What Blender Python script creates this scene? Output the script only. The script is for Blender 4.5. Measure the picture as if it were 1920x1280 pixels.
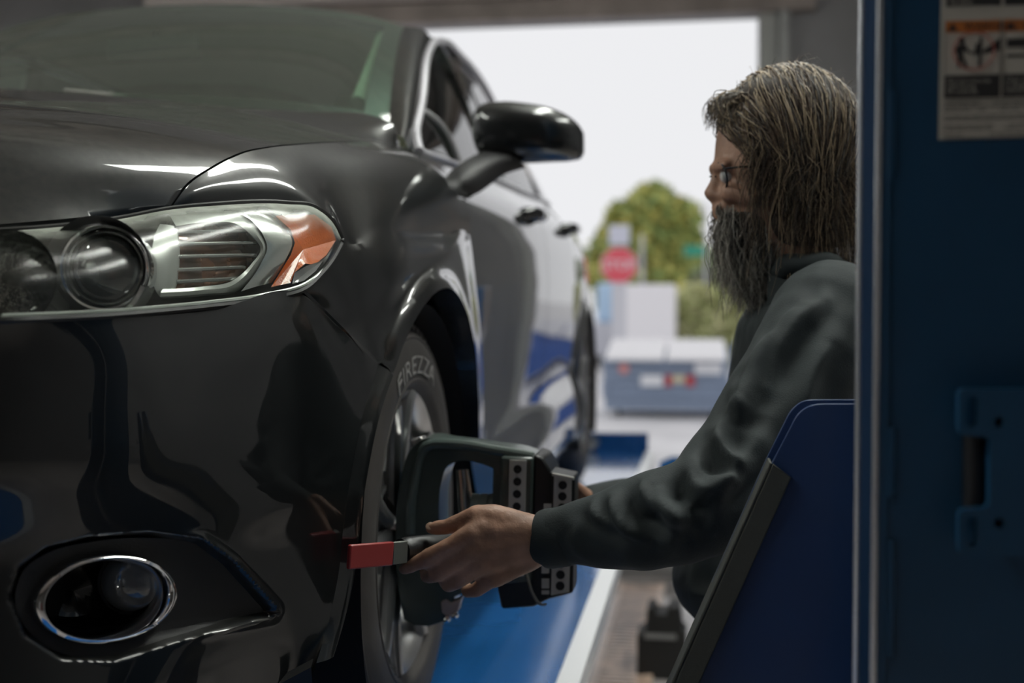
import bpy, bmesh, math, random
import numpy as np
from mathutils import Vector, Matrix, noise
from mathutils.bvhtree import BVHTree
for o in list(bpy.data.objects): bpy.data.objects.remove(o, do_unlink=True)
scn = bpy.context.scene
COL = scn.collection
RAD = math.radians
random.seed(7)
# ------------------------------------------------------------------ camera
F = 2300.0; YAW = RAD(8.9); PIT = RAD(2.0); CAM = np.array([0, 0, 1.55])
cd = bpy.data.cameras.new('camera'); cam = bpy.data.objects.new('camera', cd); COL.objects.link(cam)
cam.location = CAM; cam.rotation_euler = (RAD(90) - PIT, 0, YAW)
cd.sensor_width = 36; cd.lens = F / 1920 * 36; cd.clip_start = .05; cd.clip_end = 400
cd.dof.use_dof = True; cd.dof.focus_distance = 1.52; cd.dof.aperture_fstop = 2.8
scn.camera = cam
# ------------------------------------------------------------------ world, exposure
w = bpy.data.worlds.new('overcast'); scn.world = w; w.use_nodes = True
bg = w.node_tree.nodes['Background']; bg.inputs[0].default_value = (.97, .975, 1, 1); bg.inputs[1].default_value = .88
vs = scn.view_settings; vs.view_transform = 'Standard'; vs.look = 'None'; vs.exposure = 0; vs.gamma = 1; vs.use_curve_mapping = False
DOOR_Y = 8.2; DOOR_X0 = -3.5; DOOR_X1 = .345; DOOR_H = 3.40
X0, X1, Y0, H = -6.2, 3.6, -4.6, 4.7
# portals that guide sampling of daylight through the open bay doors
def portal(name, loc, rot, sx, sy):
    pl = bpy.data.lights.new(name, 'AREA'); pl.shape = 'RECTANGLE'; pl.size = sx; pl.size_y = sy; pl.cycles.is_portal = True
    po = bpy.data.objects.new(name, pl); COL.objects.link(po); po.location = loc; po.rotation_euler = rot
portal('door_portal', ((DOOR_X0 + DOOR_X1) / 2, DOOR_Y + .1, DOOR_H / 2), (RAD(-90), 0, 0), DOOR_X1 - DOOR_X0, DOOR_H)
TUBE = 26.0      # radiance of the shop's ceiling light panels
# ------------------------------------------------------------------ picking helpers (photograph pixel + one known coordinate -> point)
_f0 = np.array([-math.sin(YAW), math.cos(YAW), 0]); RT = np.array([math.cos(YAW), math.sin(YAW), 0]); _u0 = np.array([0, 0, 1.])
FW = _f0 * math.cos(PIT) - _u0 * math.sin(PIT); UP = _f0 * math.sin(PIT) + _u0 * math.cos(PIT)
CAR = np.array([-1.365, 1.925, .834])      # front axle centre on the lift platform
ZR = .834
def ray(px, py): return FW + RT * ((px - 960) / F) - UP * ((py - 640) / F)
def at(px, py, D=None, x=None, y=None, z=None):
    d = ray(px, py)
    if x is not None: t = (x - CAM[0]) / d[0]
    elif y is not None: t = (y - CAM[1]) / d[1]
    elif z is not None: t = (z - CAM[2]) / d[2]
    else: t = D
    return CAM + d * t
def car(px, py, x=None, y=None, z=None, D=None):
    return at(px, py, D, None if x is None else x + CAR[0], None if y is None else y + CAR[1], None if z is None else z + CAR[2]) - CAR
# ------------------------------------------------------------------ materials
MATS = {}
def mat(name, col=(.5, .5, .5), rough=.5, metal=0., coat=0., spec=.5, emit=None, es=1., noise_amt=0., nscale=20., bump=0., bscale=60., trans=0., sheen=0., rvar=0., coatr=.03, bdist=.002):
    if name in MATS: return MATS[name]
    m = bpy.data.materials.new(name); m.use_nodes = True
    nt = m.node_tree; b = nt.nodes['Principled BSDF']
    b.inputs['Base Color'].default_value = (*col, 1); b.inputs['Roughness'].default_value = rough
    b.inputs['Metallic'].default_value = metal; b.inputs['Coat Weight'].default_value = coat; b.inputs['Coat Roughness'].default_value = coatr
    b.inputs['Specular IOR Level'].default_value = spec
    b.inputs['Transmission Weight'].default_value = trans
    if sheen: b.inputs['Sheen Weight'].default_value = sheen
    if emit: b.inputs['Emission Color'].default_value = (*emit, 1); b.inputs['Emission Strength'].default_value = es
    if noise_amt or bump or rvar:
        tc = nt.nodes.new('ShaderNodeTexCoord')
    if noise_amt:
        n = nt.nodes.new('ShaderNodeTexNoise'); n.inputs['Scale'].default_value = nscale; n.inputs['Detail'].default_value = 6
        nt.links.new(tc.outputs['Object'], n.inputs['Vector'])
        r = nt.nodes.new('ShaderNodeValToRGB')
        r.color_ramp.elements[0].position = .3; r.color_ramp.elements[1].position = .7
        r.color_ramp.elements[0].color = (*[c * (1 - noise_amt) for c in col], 1)
        r.color_ramp.elements[1].color = (*[min(1, c * (1 + noise_amt)) for c in col], 1)
        nt.links.new(n.outputs['Fac'], r.inputs[0]); nt.links.new(r.outputs[0], b.inputs['Base Color'])
    if rvar:
        n = nt.nodes.new('ShaderNodeTexNoise'); n.inputs['Scale'].default_value = nscale; n.inputs['Detail'].default_value = 5
        nt.links.new(tc.outputs['Object'], n.inputs['Vector'])
        mr = nt.nodes.new('ShaderNodeMapRange'); mr.inputs[1].default_value = .3; mr.inputs[2].default_value = .7
        mr.inputs[3].default_value = max(0, rough - rvar); mr.inputs[4].default_value = rough + rvar
        nt.links.new(n.outputs['Fac'], mr.inputs[0]); nt.links.new(mr.outputs[0], b.inputs['Roughness'])
    if bump:
        n = nt.nodes.new('ShaderNodeTexNoise'); n.inputs['Scale'].default_value = bscale; n.inputs['Detail'].default_value = 4
        nt.links.new(tc.outputs['Object'], n.inputs['Vector'])
        bp = nt.nodes.new('ShaderNodeBump'); bp.inputs['Strength'].default_value = bump; bp.inputs['Distance'].default_value = bdist
        nt.links.new(n.outputs['Fac'], bp.inputs['Height']); nt.links.new(bp.outputs[0], b.inputs['Normal'])
    MATS[name] = m
    return m
def thin_glass(name, tint=(.8, .9, .85), ior=1.45, rough=.0, haze=None, film=0.):
    """thin pane: tinted straight-through light plus a Fresnel reflection"""
    m = bpy.data.materials.new(name); m.use_nodes = True; nt = m.node_tree; nt.nodes.clear()
    out = nt.nodes.new('ShaderNodeOutputMaterial'); t = nt.nodes.new('ShaderNodeBsdfTransparent'); g = nt.nodes.new('ShaderNodeBsdfGlossy')
    t.inputs[0].default_value = (*tint, 1); g.inputs['Roughness'].default_value = rough
    ge = nt.nodes.new('ShaderNodeNewGeometry'); dp = nt.nodes.new('ShaderNodeVectorMath'); dp.operation = 'DOT_PRODUCT'
    nt.links.new(ge.outputs['Normal'], dp.inputs[0]); nt.links.new(ge.outputs['Incoming'], dp.inputs[1])
    def mth(op, a, b=None):
        q = nt.nodes.new('ShaderNodeMath'); q.operation = op
        for i, v in enumerate((a, b)):
            if v is None: continue
            if isinstance(v, (int, float)): q.inputs[i].default_value = v
            else: nt.links.new(v, q.inputs[i])
        return q.outputs[0]
    f0 = ((ior - 1) / (ior + 1)) ** 2 * 1.6
    fz = mth('ADD', mth('MULTIPLY', mth('POWER', mth('SUBTRACT', 1., mth('ABSOLUTE', dp.outputs['Value'])), 5.), 1 - f0), f0)
    mx = nt.nodes.new('ShaderNodeMixShader'); nt.links.new(fz, mx.inputs[0]); nt.links.new(t.outputs[0], mx.inputs[1]); nt.links.new(g.outputs[0], mx.inputs[2])
    last = mx
    if haze:      # oxidised, scuffed plastic along the top of the lens (object-space height) with noise
        col, z0, z1, amt, base = haze
        d = nt.nodes.new('ShaderNodeBsdfDiffuse'); d.inputs[0].default_value = (*col, 1)
        tc = nt.nodes.new('ShaderNodeTexCoord'); at_ = nt.nodes.new('ShaderNodeAttribute'); at_.attribute_name = 'wear'
        n = nt.nodes.new('ShaderNodeTexNoise'); n.inputs['Scale'].default_value = 28; n.inputs['Detail'].default_value = 8
        nt.links.new(tc.outputs['Object'], n.inputs['Vector'])
        ad = nt.nodes.new('ShaderNodeMath'); ad.operation = 'MULTIPLY_ADD'; ad.inputs[1].default_value = .5
        nt.links.new(n.outputs['Fac'], ad.inputs[0]); nt.links.new(at_.outputs['Fac'], ad.inputs[2])
        mr = nt.nodes.new('ShaderNodeMapRange'); mr.inputs[1].default_value = z0; mr.inputs[2].default_value = z1; mr.inputs[3].default_value = base; mr.inputs[4].default_value = amt
        nt.links.new(ad.outputs[0], mr.inputs[0])
        m2 = nt.nodes.new('ShaderNodeMixShader'); nt.links.new(mr.outputs[0], m2.inputs[0]); nt.links.new(mx.outputs[0], m2.inputs[1]); nt.links.new(d.outputs[0], m2.inputs[2])
        last = m2
    if film:      # even pale film, the ceiling's hazy reflection painted over the pane
        d2 = nt.nodes.new('ShaderNodeBsdfDiffuse'); d2.inputs[0].default_value = (.5, .55, .48, 1); m3 = nt.nodes.new('ShaderNodeMixShader'); m3.inputs[0].default_value = film
        nt.links.new(last.outputs[0], m3.inputs[1]); nt.links.new(d2.outputs[0], m3.inputs[2]); last = m3
    nt.links.new(last.outputs[0], out.inputs[0]); MATS[name] = m
    return m
# ------------------------------------------------------------------ object helpers
def tag(o, label=None, cat=None, group=None, kind=None):
    if label: o['label'] = label
    if cat: o['category'] = cat
    if group: o['group'] = group
    if kind: o['kind'] = kind
    return o
def empty(name, loc=(0, 0, 0), rz=0.):
    o = bpy.data.objects.new(name, None); COL.objects.link(o); o.location = loc; o.rotation_euler = (0, 0, rz); o.empty_display_size = .1
    return o
class MB:
    """collects geometry for ONE mesh object"""
    def __init__(s): s.v = []; s.f = []; s.mi = []; s.cur = 0
    def add(s, vs, fs):
        o = len(s.v); s.v += [tuple(map(float, p)) for p in vs]; s.f += [tuple(i + o for i in f) for f in fs]; s.mi += [s.cur] * len(fs); return s
    def box(s, lo, hi, bev=0.):
        (x0, y0, z0), (x1, y1, z1) = lo, hi
        return s.add([(x0, y0, z0), (x1, y0, z0), (x1, y1, z0), (x0, y1, z0), (x0, y0, z1), (x1, y0, z1), (x1, y1, z1), (x0, y1, z1)],
              [(0, 3, 2, 1), (4, 5, 6, 7), (0, 1, 5, 4), (1, 2, 6, 5), (2, 3, 7, 6), (3, 0, 4, 7)])
    def bar(s, a, b, w, h, up=(0, 0, 1)):
        a = np.array(a, float); b = np.array(b, float); d = b - a; d /= np.linalg.norm(d)
        u = np.array(up, float); sx = np.cross(d, u); sx /= np.linalg.norm(sx); u = np.cross(sx, d)
        c = [(-1, -1), (1, -1), (1, 1), (-1, 1)]
        vs = [a + sx * w / 2 * i + u * h / 2 * j for i, j in c] + [b + sx * w / 2 * i + u * h / 2 * j for i, j in c]
        return s.add(vs, [(0, 3, 2, 1), (4, 5, 6, 7), (0, 1, 5, 4), (1, 2, 6, 5), (2, 3, 7, 6), (3, 0, 4, 7)])
    def tube(s, pts, r, n=10, cap=True, flat=1., up=None):
        pts = [np.array(p, float) for p in pts]; rs = r if hasattr(r, '__len__') else [r] * len(pts)
        vs = []; fs = []; ref = np.array(up if up is not None else (0.1, .2, 1.), float); prev = None
        for i, p in enumerate(pts):
            t = pts[min(i + 1, len(pts) - 1)] - pts[max(i - 1, 0)]; t = t / (np.linalg.norm(t) + 1e-9)
            a = (ref if prev is None else prev); a = a - t * (a @ t)
            if np.linalg.norm(a) < 1e-4: a = np.array((1., .3, 0)); a = a - t * (a @ t)
            a /= np.linalg.norm(a); prev = a; b = np.cross(t, a)
            for k in range(n):
                th = 2 * math.pi * k / n; vs.append(p + (a * math.cos(th) * flat + b * math.sin(th)) * rs[i])
        for i in range(len(pts) - 1):
            for k in range(n):
                fs.append((i * n + k, i * n + (k + 1) % n, (i + 1) * n + (k + 1) % n, (i + 1) * n + k))
        if cap: fs.append(tuple(range(n - 1, -1, -1))); fs.append(tuple(range((len(pts) - 1) * n, len(pts) * n)))
        return s.add(vs, fs)
    def lathe(s, prof, o=(0, 0, 0), ax=(0, 0, 1), n=32, a0=0., a1=2 * math.pi, ref=None):
        """prof: list of (radius, height along axis)"""
        o = np.array(o, float); ax = np.array(ax, float); ax /= np.linalg.norm(ax)
        r = np.array(ref if ref is not None else ((1, 0, 0) if abs(ax[0]) < .9 else (0, 0, 1)), float); r -= ax * (r @ ax); r /= np.linalg.norm(r); q = np.cross(ax, r)
        full = abs(a1 - a0 - 2 * math.pi) < 1e-6; m = n if full else n + 1
        vs = []
        for (rr, h) in prof:
            for k in range(m):
                th = a0 + (a1 - a0) * k / n; vs.append(o + ax * h + (r * math.cos(th) + q * math.sin(th)) * rr)
        fs = []
        for i in range(len(prof) - 1):
            for k in range(n):
                k2 = (k + 1) % m if full else k + 1
                fs.append((i * m + k, i * m + k2, (i + 1) * m + k2, (i + 1) * m + k))
        return s.add(vs, fs)
    def grid(s, P, flip=False):
        P = np.asarray(P); nr, nc = P.shape[:2]
        fs = []
        for i in range(nr - 1):
            for j in range(nc - 1):
                q = (i * nc + j, i * nc + j + 1, (i + 1) * nc + j + 1, (i + 1) * nc + j)
                fs.append(q[::-1] if flip else q)
        return s.add(P.reshape(-1, 3), fs)
    def prism(s, poly, d):
        """poly: list of 3d points (planar-ish), extruded by vector d"""
        n = len(poly); d = np.array(d, float)
        vs = [np.array(p, float) for p in poly] + [np.array(p, float) + d for p in poly]
        return s.add(vs, [tuple(range(n)), tuple(range(2 * n - 1, n - 1, -1))] + [(i, i + n, (i + 1) % n + n, (i + 1) % n) for i in range(n)])
    def mirror(s):
        n = len(s.v); s.v += [(-x, y, z) for x, y, z in s.v]; s.f += [tuple(i + n for i in f[::-1]) for f in s.f]; s.mi += s.mi; return s
    def build(s, name, m, parent=None, smooth=True, merge=0., sharp=35, loc=None, recalc=True, bevel=0., subsurf=0, bseg=2):
        me = bpy.data.meshes.new(name); me.from_pydata(s.v, [], s.f)
        ms = m if isinstance(m, (list, tuple)) else [m]
        for x in ms: me.materials.append(x)
        if len(ms) > 1: me.polygons.foreach_set('material_index', s.mi)
        if merge or recalc:
            bm = bmesh.new(); bm.from_mesh(me)
            if merge: bmesh.ops.remove_doubles(bm, verts=bm.verts, dist=merge)
            if recalc: bmesh.ops.recalc_face_normals(bm, faces=bm.faces)
            bm.to_mesh(me); bm.free()
        if smooth:
            me.polygons.foreach_set('use_smooth', [True] * len(me.polygons))
            if sharp: me.set_sharp_from_angle(angle=RAD(sharp))
        o = bpy.data.objects.new(name, me); COL.objects.link(o); o.parent = parent
        if loc is not None: o.location = loc
        if bevel:
            b = o.modifiers.new('bevel', 'BEVEL'); b.width = bevel; b.segments = bseg; b.limit_method = 'ANGLE'; b.angle_limit = RAD(40)
            b.harden_normals = False
        if subsurf:
            b = o.modifiers.new('sub', 'SUBSURF'); b.levels = b.render_levels = subsurf
        return o
def copy_tree(o, parent=None, loc=None):
    c = o.copy(); COL.objects.link(c); c.parent = parent
    if loc is not None: c.location = loc
    for ch in list(o.children): copy_tree(ch, c)
    return c
# ------------------------------------------------------------------ smooth curves / surfaces through control points
def crv(P, n):
    """smooth curve through points; n samples for each span"""
    P = np.asarray(P, float); N = len(P)
    if N == 2: return np.array([P[0] + (P[1] - P[0]) * t for t in np.linspace(0, 1, n + 1)])
    d = np.maximum(np.linalg.norm(np.diff(P, axis=0), axis=-1).reshape(N - 1, -1).mean(1), 1e-6)
    T = np.zeros_like(P)
    for i in range(1, N - 1):
        a = (P[i] - P[i - 1]) / d[i - 1]; b = (P[i + 1] - P[i]) / d[i]
        T[i] = (a * d[i] + b * d[i - 1]) / (d[i] + d[i - 1])
    T[0] = 1.5 * (P[1] - P[0]) / d[0] - .5 * T[1]; T[-1] = 1.5 * (P[-1] - P[-2]) / d[-1] - .5 * T[-2]
    out = []
    for i in range(N - 1):
        for k in range(n):
            t = k / n; h = d[i]
            out.append((2*t**3-3*t*t+1) * P[i] + (t**3-2*t*t+t) * h * T[i] + (-2*t**3+3*t*t) * P[i+1] + (t**3-t*t) * h * T[i+1])
    out.append(P[-1])
    return np.array(out)
def surf(ctrl, nr, nc):
    A = np.asarray(ctrl, float)                       # rows x cols x 3
    B = np.array([crv(r, nc) for r in A])             # along the columns
    return np.swapaxes(np.array([crv(B[:, j], nr) for j in range(B.shape[1])]), 0, 1)
# ================================================================== the workshop
def struct(o): return tag(o, kind='structure')
CONC = mat('floor_concrete', (.50, .46, .45), .16, noise_amt=.35, nscale=3, rvar=.08, bump=.05, bscale=40)
WALLP = mat('wall_paint', (.30, .295, .305), .75, noise_amt=.15, nscale=2)
WALLB = mat('wall_block', (.11, .105, .10), .8, noise_amt=.2, nscale=3)
STEEL = mat('steel_grey', (.30, .30, .30), .45, .4, noise_amt=.15, nscale=8)
BROWN = mat('header_brown', (.36, .31, .285), .7, noise_amt=.2, nscale=5)
mb = MB(); mb.box((X0, Y0, -.2), (X1, DOOR_Y + .12, 0)); struct(mb.build('floor', CONC, smooth=False))
mb = MB(); mb.box((X0 - .2, Y0, 0), (X0, DOOR_Y + .25, H)); struct(mb.build('wall_left', WALLP, smooth=False))
mb = MB(); mb.box((X1, Y0, 0), (X1 + .2, DOOR_Y + .25, H)); struct(mb.build('wall_right', WALLP, smooth=False))
mb = MB(); mb.box((X0, Y0 - .2, 0), (X1, Y0, H)); struct(mb.build('wall_front', WALLB, smooth=False))
mb = MB(); mb.box((DOOR_X1, DOOR_Y, 0), (X1, DOOR_Y + .25, H)); mb.box((X0, DOOR_Y, 0), (DOOR_X0, DOOR_Y + .25, H)); mb.box((DOOR_X0, DOOR_Y, DOOR_H + .02), (DOOR_X1, DOOR_Y + .25, H))
struct(mb.build('wall_back', WALLP, smooth=False))
mb = MB(); mb.box((X0 - .2, Y0 - .2, H), (X1 + .2, DOOR_Y + .25, H + .15)); struct(mb.build('ceiling', mat('ceiling_grey', (.68, .65, .61), .8), smooth=False))
for k, y in enumerate(np.arange(Y0 + .4, DOOR_Y, .8)):
    mb = MB(); mb.box((X0, y - .05, H - .30), (X1, y + .05, H - .001)); struct(mb.build('trim_%d' % (k + 1), BROWN, smooth=False))
# door jamb, header and tracks of the open bay door
mb = MB(); mb.box((DOOR_X1, DOOR_Y - .03, 0), (DOOR_X1 + .11, DOOR_Y - .001, DOOR_H + .12)); struct(mb.build('trim_30', mat('jamb_grey', (.50, .51, .49), .6), smooth=False, bevel=.004))
mb = MB(); mb.box((DOOR_X1 + .12, DOOR_Y - .09, 0), (DOOR_X1 + .17, DOOR_Y - .002, DOOR_H + .3)); mb.box((DOOR_X1 + .17, DOOR_Y - .09, 0), (DOOR_X1 + .19, DOOR_Y - .06, DOOR_H + .3)); struct(mb.build('trim_31', STEEL, smooth=False, bevel=.003))
mb = MB(); mb.box((DOOR_X0 - .3, DOOR_Y - .10, DOOR_H), (DOOR_X1 + .35, DOOR_Y - .002, DOOR_H + .13)); struct(mb.build('trim_32', BROWN, smooth=False, bevel=.004))
mb = MB(); mb.box((DOOR_X0 - .3, DOOR_Y - .22, DOOR_H + .14), (DOOR_X1 + 2.4, DOOR_Y - .05, DOOR_H + .26)); struct(mb.build('trim_33', mat('header_pale', (.66, .60, .57), .65), smooth=False, bevel=.004))
mb = MB(); mb.box((1.02, DOOR_Y - .12, 0), (1.14, DOOR_Y - .002, H - .31)); struct(mb.build('trim_34', BROWN, smooth=False))
# rolled-up bay door under the ceiling
door = empty('bay_door', (0, 0, 0)); tag(door, 'grey sectional bay door rolled back flat under the ceiling joists', 'door')
DP = mat('door_panel', (.34, .33, .32), .55)
for k in range(5):
    mb = MB(); y = DOOR_Y - .9 - k * .56; mb.box((DOOR_X0 + .02, y, DOOR_H + .62), (DOOR_X1 - .02, y + .54, DOOR_H + .665)); mb.build('door_section', DP, door, smooth=False, bevel=.006)
for x in (DOOR_X0 - .03, DOOR_X1 + .03):
    mb = MB(); mb.box((x - .025, DOOR_Y - 3.8, DOOR_H + .60), (x + .025, DOOR_Y - .25, DOOR_H + .67)); mb.build('track', STEEL, door, smooth=False)
# fluorescent fixtures under the joists
FIX = mat('fixture_white', (.7, .7, .68), .4)
TUBEM = mat('lit_diffuser', (.9, .95, .9), .5, emit=(.97, 1.0, .93), es=TUBE)
def fixture(x, y, L, along, label, z=H - .75):
    o = empty('ceiling_light', (x, y, z)); tag(o, label, 'lamp', 'fluorescent ceiling lights')
    hx, hy = (L / 2, .16) if along == 'x' else (.16, L / 2)
    mb = MB(); mb.box((-hx, -hy, .04), (hx, hy, .07)); mb.build('housing', FIX, o, smooth=False, bevel=.008)
    mb = MB(); mb.box((-hx + .02, -hy + .02, -.03), (hx - .02, hy - .02, .039)); mb.build('diffuser', TUBEM, o, smooth=True, bevel=.015)
    for s in (-.25, .25):
        mb = MB(); c = (s * L, 0) if along == 'x' else (0, s * L); mb.box((c[0] - .006, c[1] - .006, .07), (c[0] + .006, c[1] + .006, H - z - .001)); mb.build('hanger', STEEL, o, smooth=False)
LIGHTS = [(-3.0, .5, 2.4, 'y', 'lit ceiling light panel above the sedan hood'), (.0, 3.0, 2.4, 'y', 'lit ceiling light panel above the man and the lift platform'),
          (1.3, 2.6, 2.4, 'y', 'lit ceiling light panel behind the blue lift post'),
          (-4.9, 3.0, 2.4, 'y', 'lit ceiling light panel along the left workshop wall')]
for l in LIGHTS: fixture(*l)
# things along the wall behind the camera (they show as reflections in the bumper)
mb = MB(); mb.box((-2.2, Y0, 0), (-1.25, Y0 + .05, 2.1)); struct(mb.build('door_1', mat('door_pale', (.40, .40, .42), .6), smooth=False, bevel=.006))
mb = MB(); mb.box((-2.32, Y0, 0), (-2.2, Y0 + .08, 2.22)); mb.box((-1.25, Y0, 0), (-1.13, Y0 + .08, 2.22)); mb.box((-2.2, Y0, 2.1), (-1.25, Y0 + .08, 2.22)); struct(mb.build('trim_35', mat('frame_dark', (.05, .05, .055), .5), smooth=False))
cab = empty('tool_cabinet', (.4, Y0 + .32, 0)); tag(cab, 'tall dark tool cabinet with drawers against the rear wall', 'cabinet')
mb = MB(); mb.box((-.6, -.28, .08), (.6, .28, 1.5)); mb.build('body', mat('cabinet_black', (.03, .03, .035), .4), cab, smooth=False, bevel=.01)
for k in range(6):
    dwr = MB().box((-.56, .281, .14 + k * .22), (.56, .305, .33 + k * .22)).build('drawer', mat('cabinet_red', (.18, .02, .02), .35), cab, smooth=False, bevel=.005)
    MB().box((-.4, .306, .28 + k * .22), (.4, .33, .305 + k * .22)).build('handle', CHROME if 'chrome' in MATS else STEEL, dwr, smooth=False)
bn = empty('workbench', (-4.2, Y0 + .4, 0)); tag(bn, 'wooden-topped workbench along the rear wall of the workshop', 'workbench')
MB().box((-1.2, -.36, .86), (1.2, .36, .92)).build('bench_top', mat('bench_wood', (.28, .19, .10), .6, noise_amt=.3, nscale=6), bn, smooth=False, bevel=.006)
for x in (-1.1, 1.1):
    for y in (-.3, .3): MB().box((x - .04, y - .04, 0), (x + .04, y + .04, .86)).build('leg', STEEL, bn, smooth=False)
# ================================================================== outside the bay door
ASPH = mat('asphalt', (.68, .67, .68), .8, noise_amt=.12, nscale=1.5)
mb = MB(); mb.grid(np.array([[(-40, y, z), (40, y, z)] for y, z in ((DOOR_Y + .12, 0), (12, -.10), (16, -.2), (60, -.2), (140, -.2))])); struct(mb.build('floor_outdoor', ASPH, smooth=False))
# dumpster
GZ = -.2
def dumpster(name, pxl, pxr, D, label, body, lid, big=True):
    a = at(pxl, 780, None, None, D); b = at(pxr, 780, None, None, D); L = b[0] - a[0]
    o = empty(name, ((a[0] + b[0]) / 2, D, GZ)); tag(o, label, 'dumpster')
    h = .86; W = 1.3
    m = MB(); m.add([(-L/2, 0, .12), (L/2, 0, .12), (L/2, W, .12), (-L/2, W, .12), (-L/2 - .03, -.04, h), (L/2 + .03, -.04, h), (L/2 + .03, W, h + .14), (-L/2 - .03, W, h + .14)], [(0, 3, 2, 1), (4, 5, 6, 7), (0, 1, 5, 4), (1, 2, 6, 5), (2, 3, 7, 6), (3, 0, 4, 7)]); m.build('body', body, o, smooth=False, bevel=.01)
    for z in (.30, .52, .74):
        MB().box((-L/2 - .03, -.075, z), (L/2 + .03, -.01, z + .045)).build('rib', body, o, smooth=False, bevel=.008)
    for s in (-1, 1):
        MB().box((s * (L/2 + .01) - .03, -.05, .35), (s * (L/2 + .01) + .06 * 1, .8, .55)).build('lift_pocket', body, o, smooth=False, bevel=.01)
        MB().lathe([(.01, -.03), (.055, -.03), (.06, 0), (.055, .03), (.01, .03)], (s * (L/2 - .2), .12, .06), (1, 0, 0), 16).build('caster', LINER_, o)
    for s in (-1, 1):
        lm = MB(); cx = s * L / 4; lm.box((cx - L/4 + .02, -.10, h + .02), (cx + L/4 - .02, W + .03, h + .06))
        lo_ = lm.build('lid', lid, o, smooth=False, bevel=.012); lo_.rotation_euler = (RAD(9), 0, 0)
        for k in range(9):
            x = cx - L/4 + .08 + k * (L/2 - .16) / 8; MB().box((x - .018, -.09, h + .061), (x + .018, W, h + .083)).build('lid_rib', lid, lo_, smooth=False)
    return o, L, h
LINER_ = mat('caster_rubber', (.02, .02, .02), .7)
dg_, dL, dh = dumpster('dumpster', 1134, 1362, 18.0, 'slate blue dumpster with a pale ribbed lid parked outside the bay', mat('dumpster_slate', (.25, .31, .42), .5, noise_amt=.1), mat('lid_pale', (.86, .85, .86), .55))
def decal(parent, x0, z0, x1, z1, m, y=-.082, name='decal'): return MB().box((x0, y - .004, z0), (x1, y, z1)).build(name, m, parent, smooth=False)
WHT = mat('decal_white', (.78, .79, .82), .5); RED = mat('decal_red', (.45, .05, .06), .5)
decal(dg_, dL * .24, .66, dL * .46, .82, WHT); decal(dg_, -dL * .20, .48, dL * -.02, .64, WHT); decal(dg_, dL * .0, .48, dL * .055, .64, RED); decal(dg_, dL * .17, .48, dL * .24, .64, RED); decal(dg_, dL * .06, .53, dL * .16, .64, mat('decal_yellow', (.62, .55, .38), .5))
m = MB(); m.lathe([(.001, 0), (.075, 0), (.075, .004), (.001, .004)], (-dL * .34, -.086, .73), (0, -1, 0), 20); m.build('decal', mat('decal_pink', (.70, .30, .28), .5), dg_)
d2_, _, _ = dumpster('dumpster', 1380, 1560, 19.2, 'bright blue dumpster beside the slate one, half hidden behind the man', mat('dumpster_blue', (.03, .13, .50), .45), mat('lid_pale2', (.70, .70, .74), .55))
# stop sign on its post
def sign_pt(px, py, D): return at(px, py, None, None, D)
o = empty('stop_sign', sign_pt(1160, 700, 24.)); o.location.z = GZ; base = o.location.copy(); tag(o, 'red stop sign on a pale post beside the street', 'sign')
zc = sign_pt(1160, 497, 24.)[2] - GZ; rad = .36
SR = mat('sign_red', (.72, .10, .13), .5); SW = mat('sign_white', (.80, .81, .85), .5)
m = MB(); m.prism([(rad * math.cos(RAD(22.5 + 45 * k)), 0, zc + rad * math.sin(RAD(22.5 + 45 * k))) for k in range(8)], (0, .02, 0)); m.build('sign_face', SR, o, smooth=False)
m = MB(); m.prism([(rad * 1.05 * math.cos(RAD(22.5 + 45 * k)), .021, zc + rad * 1.05 * math.sin(RAD(22.5 + 45 * k))) for k in range(8)], (0, .01, 0)); m.build('sign_border', SW, o, smooth=False)
MB().box((-.14, .03, 0), (.14, .12, zc)).build('post', mat('post_pale', (.62, .62, .66), .6), o, smooth=False)
MB().box((-.20, 0, zc + .40), (.20, .02, zc + .78)).build('upper_plate', mat('plate_grey', (.62, .63, .72), .5), o, smooth=False)
def flat_text(txt, size, m, parent, loc, name='lettering', rot=(RAD(90), 0, 0), align='CENTER'):
    c = bpy.data.curves.new(name, 'FONT'); c.body = txt; c.size = size; c.align_x = align; c.align_y = 'CENTER'; c.resolution_u = 3; c.extrude = size * .004
    t = bpy.data.objects.new('tmp', c); COL.objects.link(t); dg = bpy.context.evaluated_depsgraph_get(); me = bpy.data.meshes.new_from_object(t.evaluated_get(dg)); bpy.data.objects.remove(t)
    me.materials.clear(); me.materials.append(m); q = bpy.data.objects.new(name, me); COL.objects.link(q); q.parent = parent; q.location = loc; q.rotation_euler = rot
    return q
flat_text('STOP', .26, SW, o, (0, -.004, zc))
# trees, hedges
def foliage(name, label, cat, base, blobs, cols, n, leaf, trunk=None, group=None):
    o = empty(name, base); tag(o, label, cat, group)
    rs = np.random.RandomState(abs(hash(label)) % 1000 if False else len(label) * 7)
    mb = MB(); tot = sum(b[3] ** 2 for b in blobs)
    for (x, y, z, r) in blobs:
        for _ in range(int(n * r * r / tot)):
            d = rs.normal(size=3); d /= np.linalg.norm(d); rr = r * (.55 + .5 * rs.rand()); p = np.array((x, y, z)) + d * rr
            a = rs.normal(size=3); a /= np.linalg.norm(a); b = np.cross(a, rs.normal(size=3)); b /= np.linalg.norm(b); s = leaf * (.6 + .8 * rs.rand())
            mb.cur = rs.randint(len(cols)); mb.add([p - a * s, p + b * s * .5, p + a * s, p - b * s * .5], [(0, 1, 2, 3)])
    f_ = mb.build('foliage', cols, o, smooth=False, recalc=False); tag(f_, kind='stuff')
    if trunk:
        t = MB()
        for pts, r in trunk: t.tube(pts, r, 8)
        t.build('trunk', mat('bark', (.12, .09, .07), .9), o)
    return o
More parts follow.
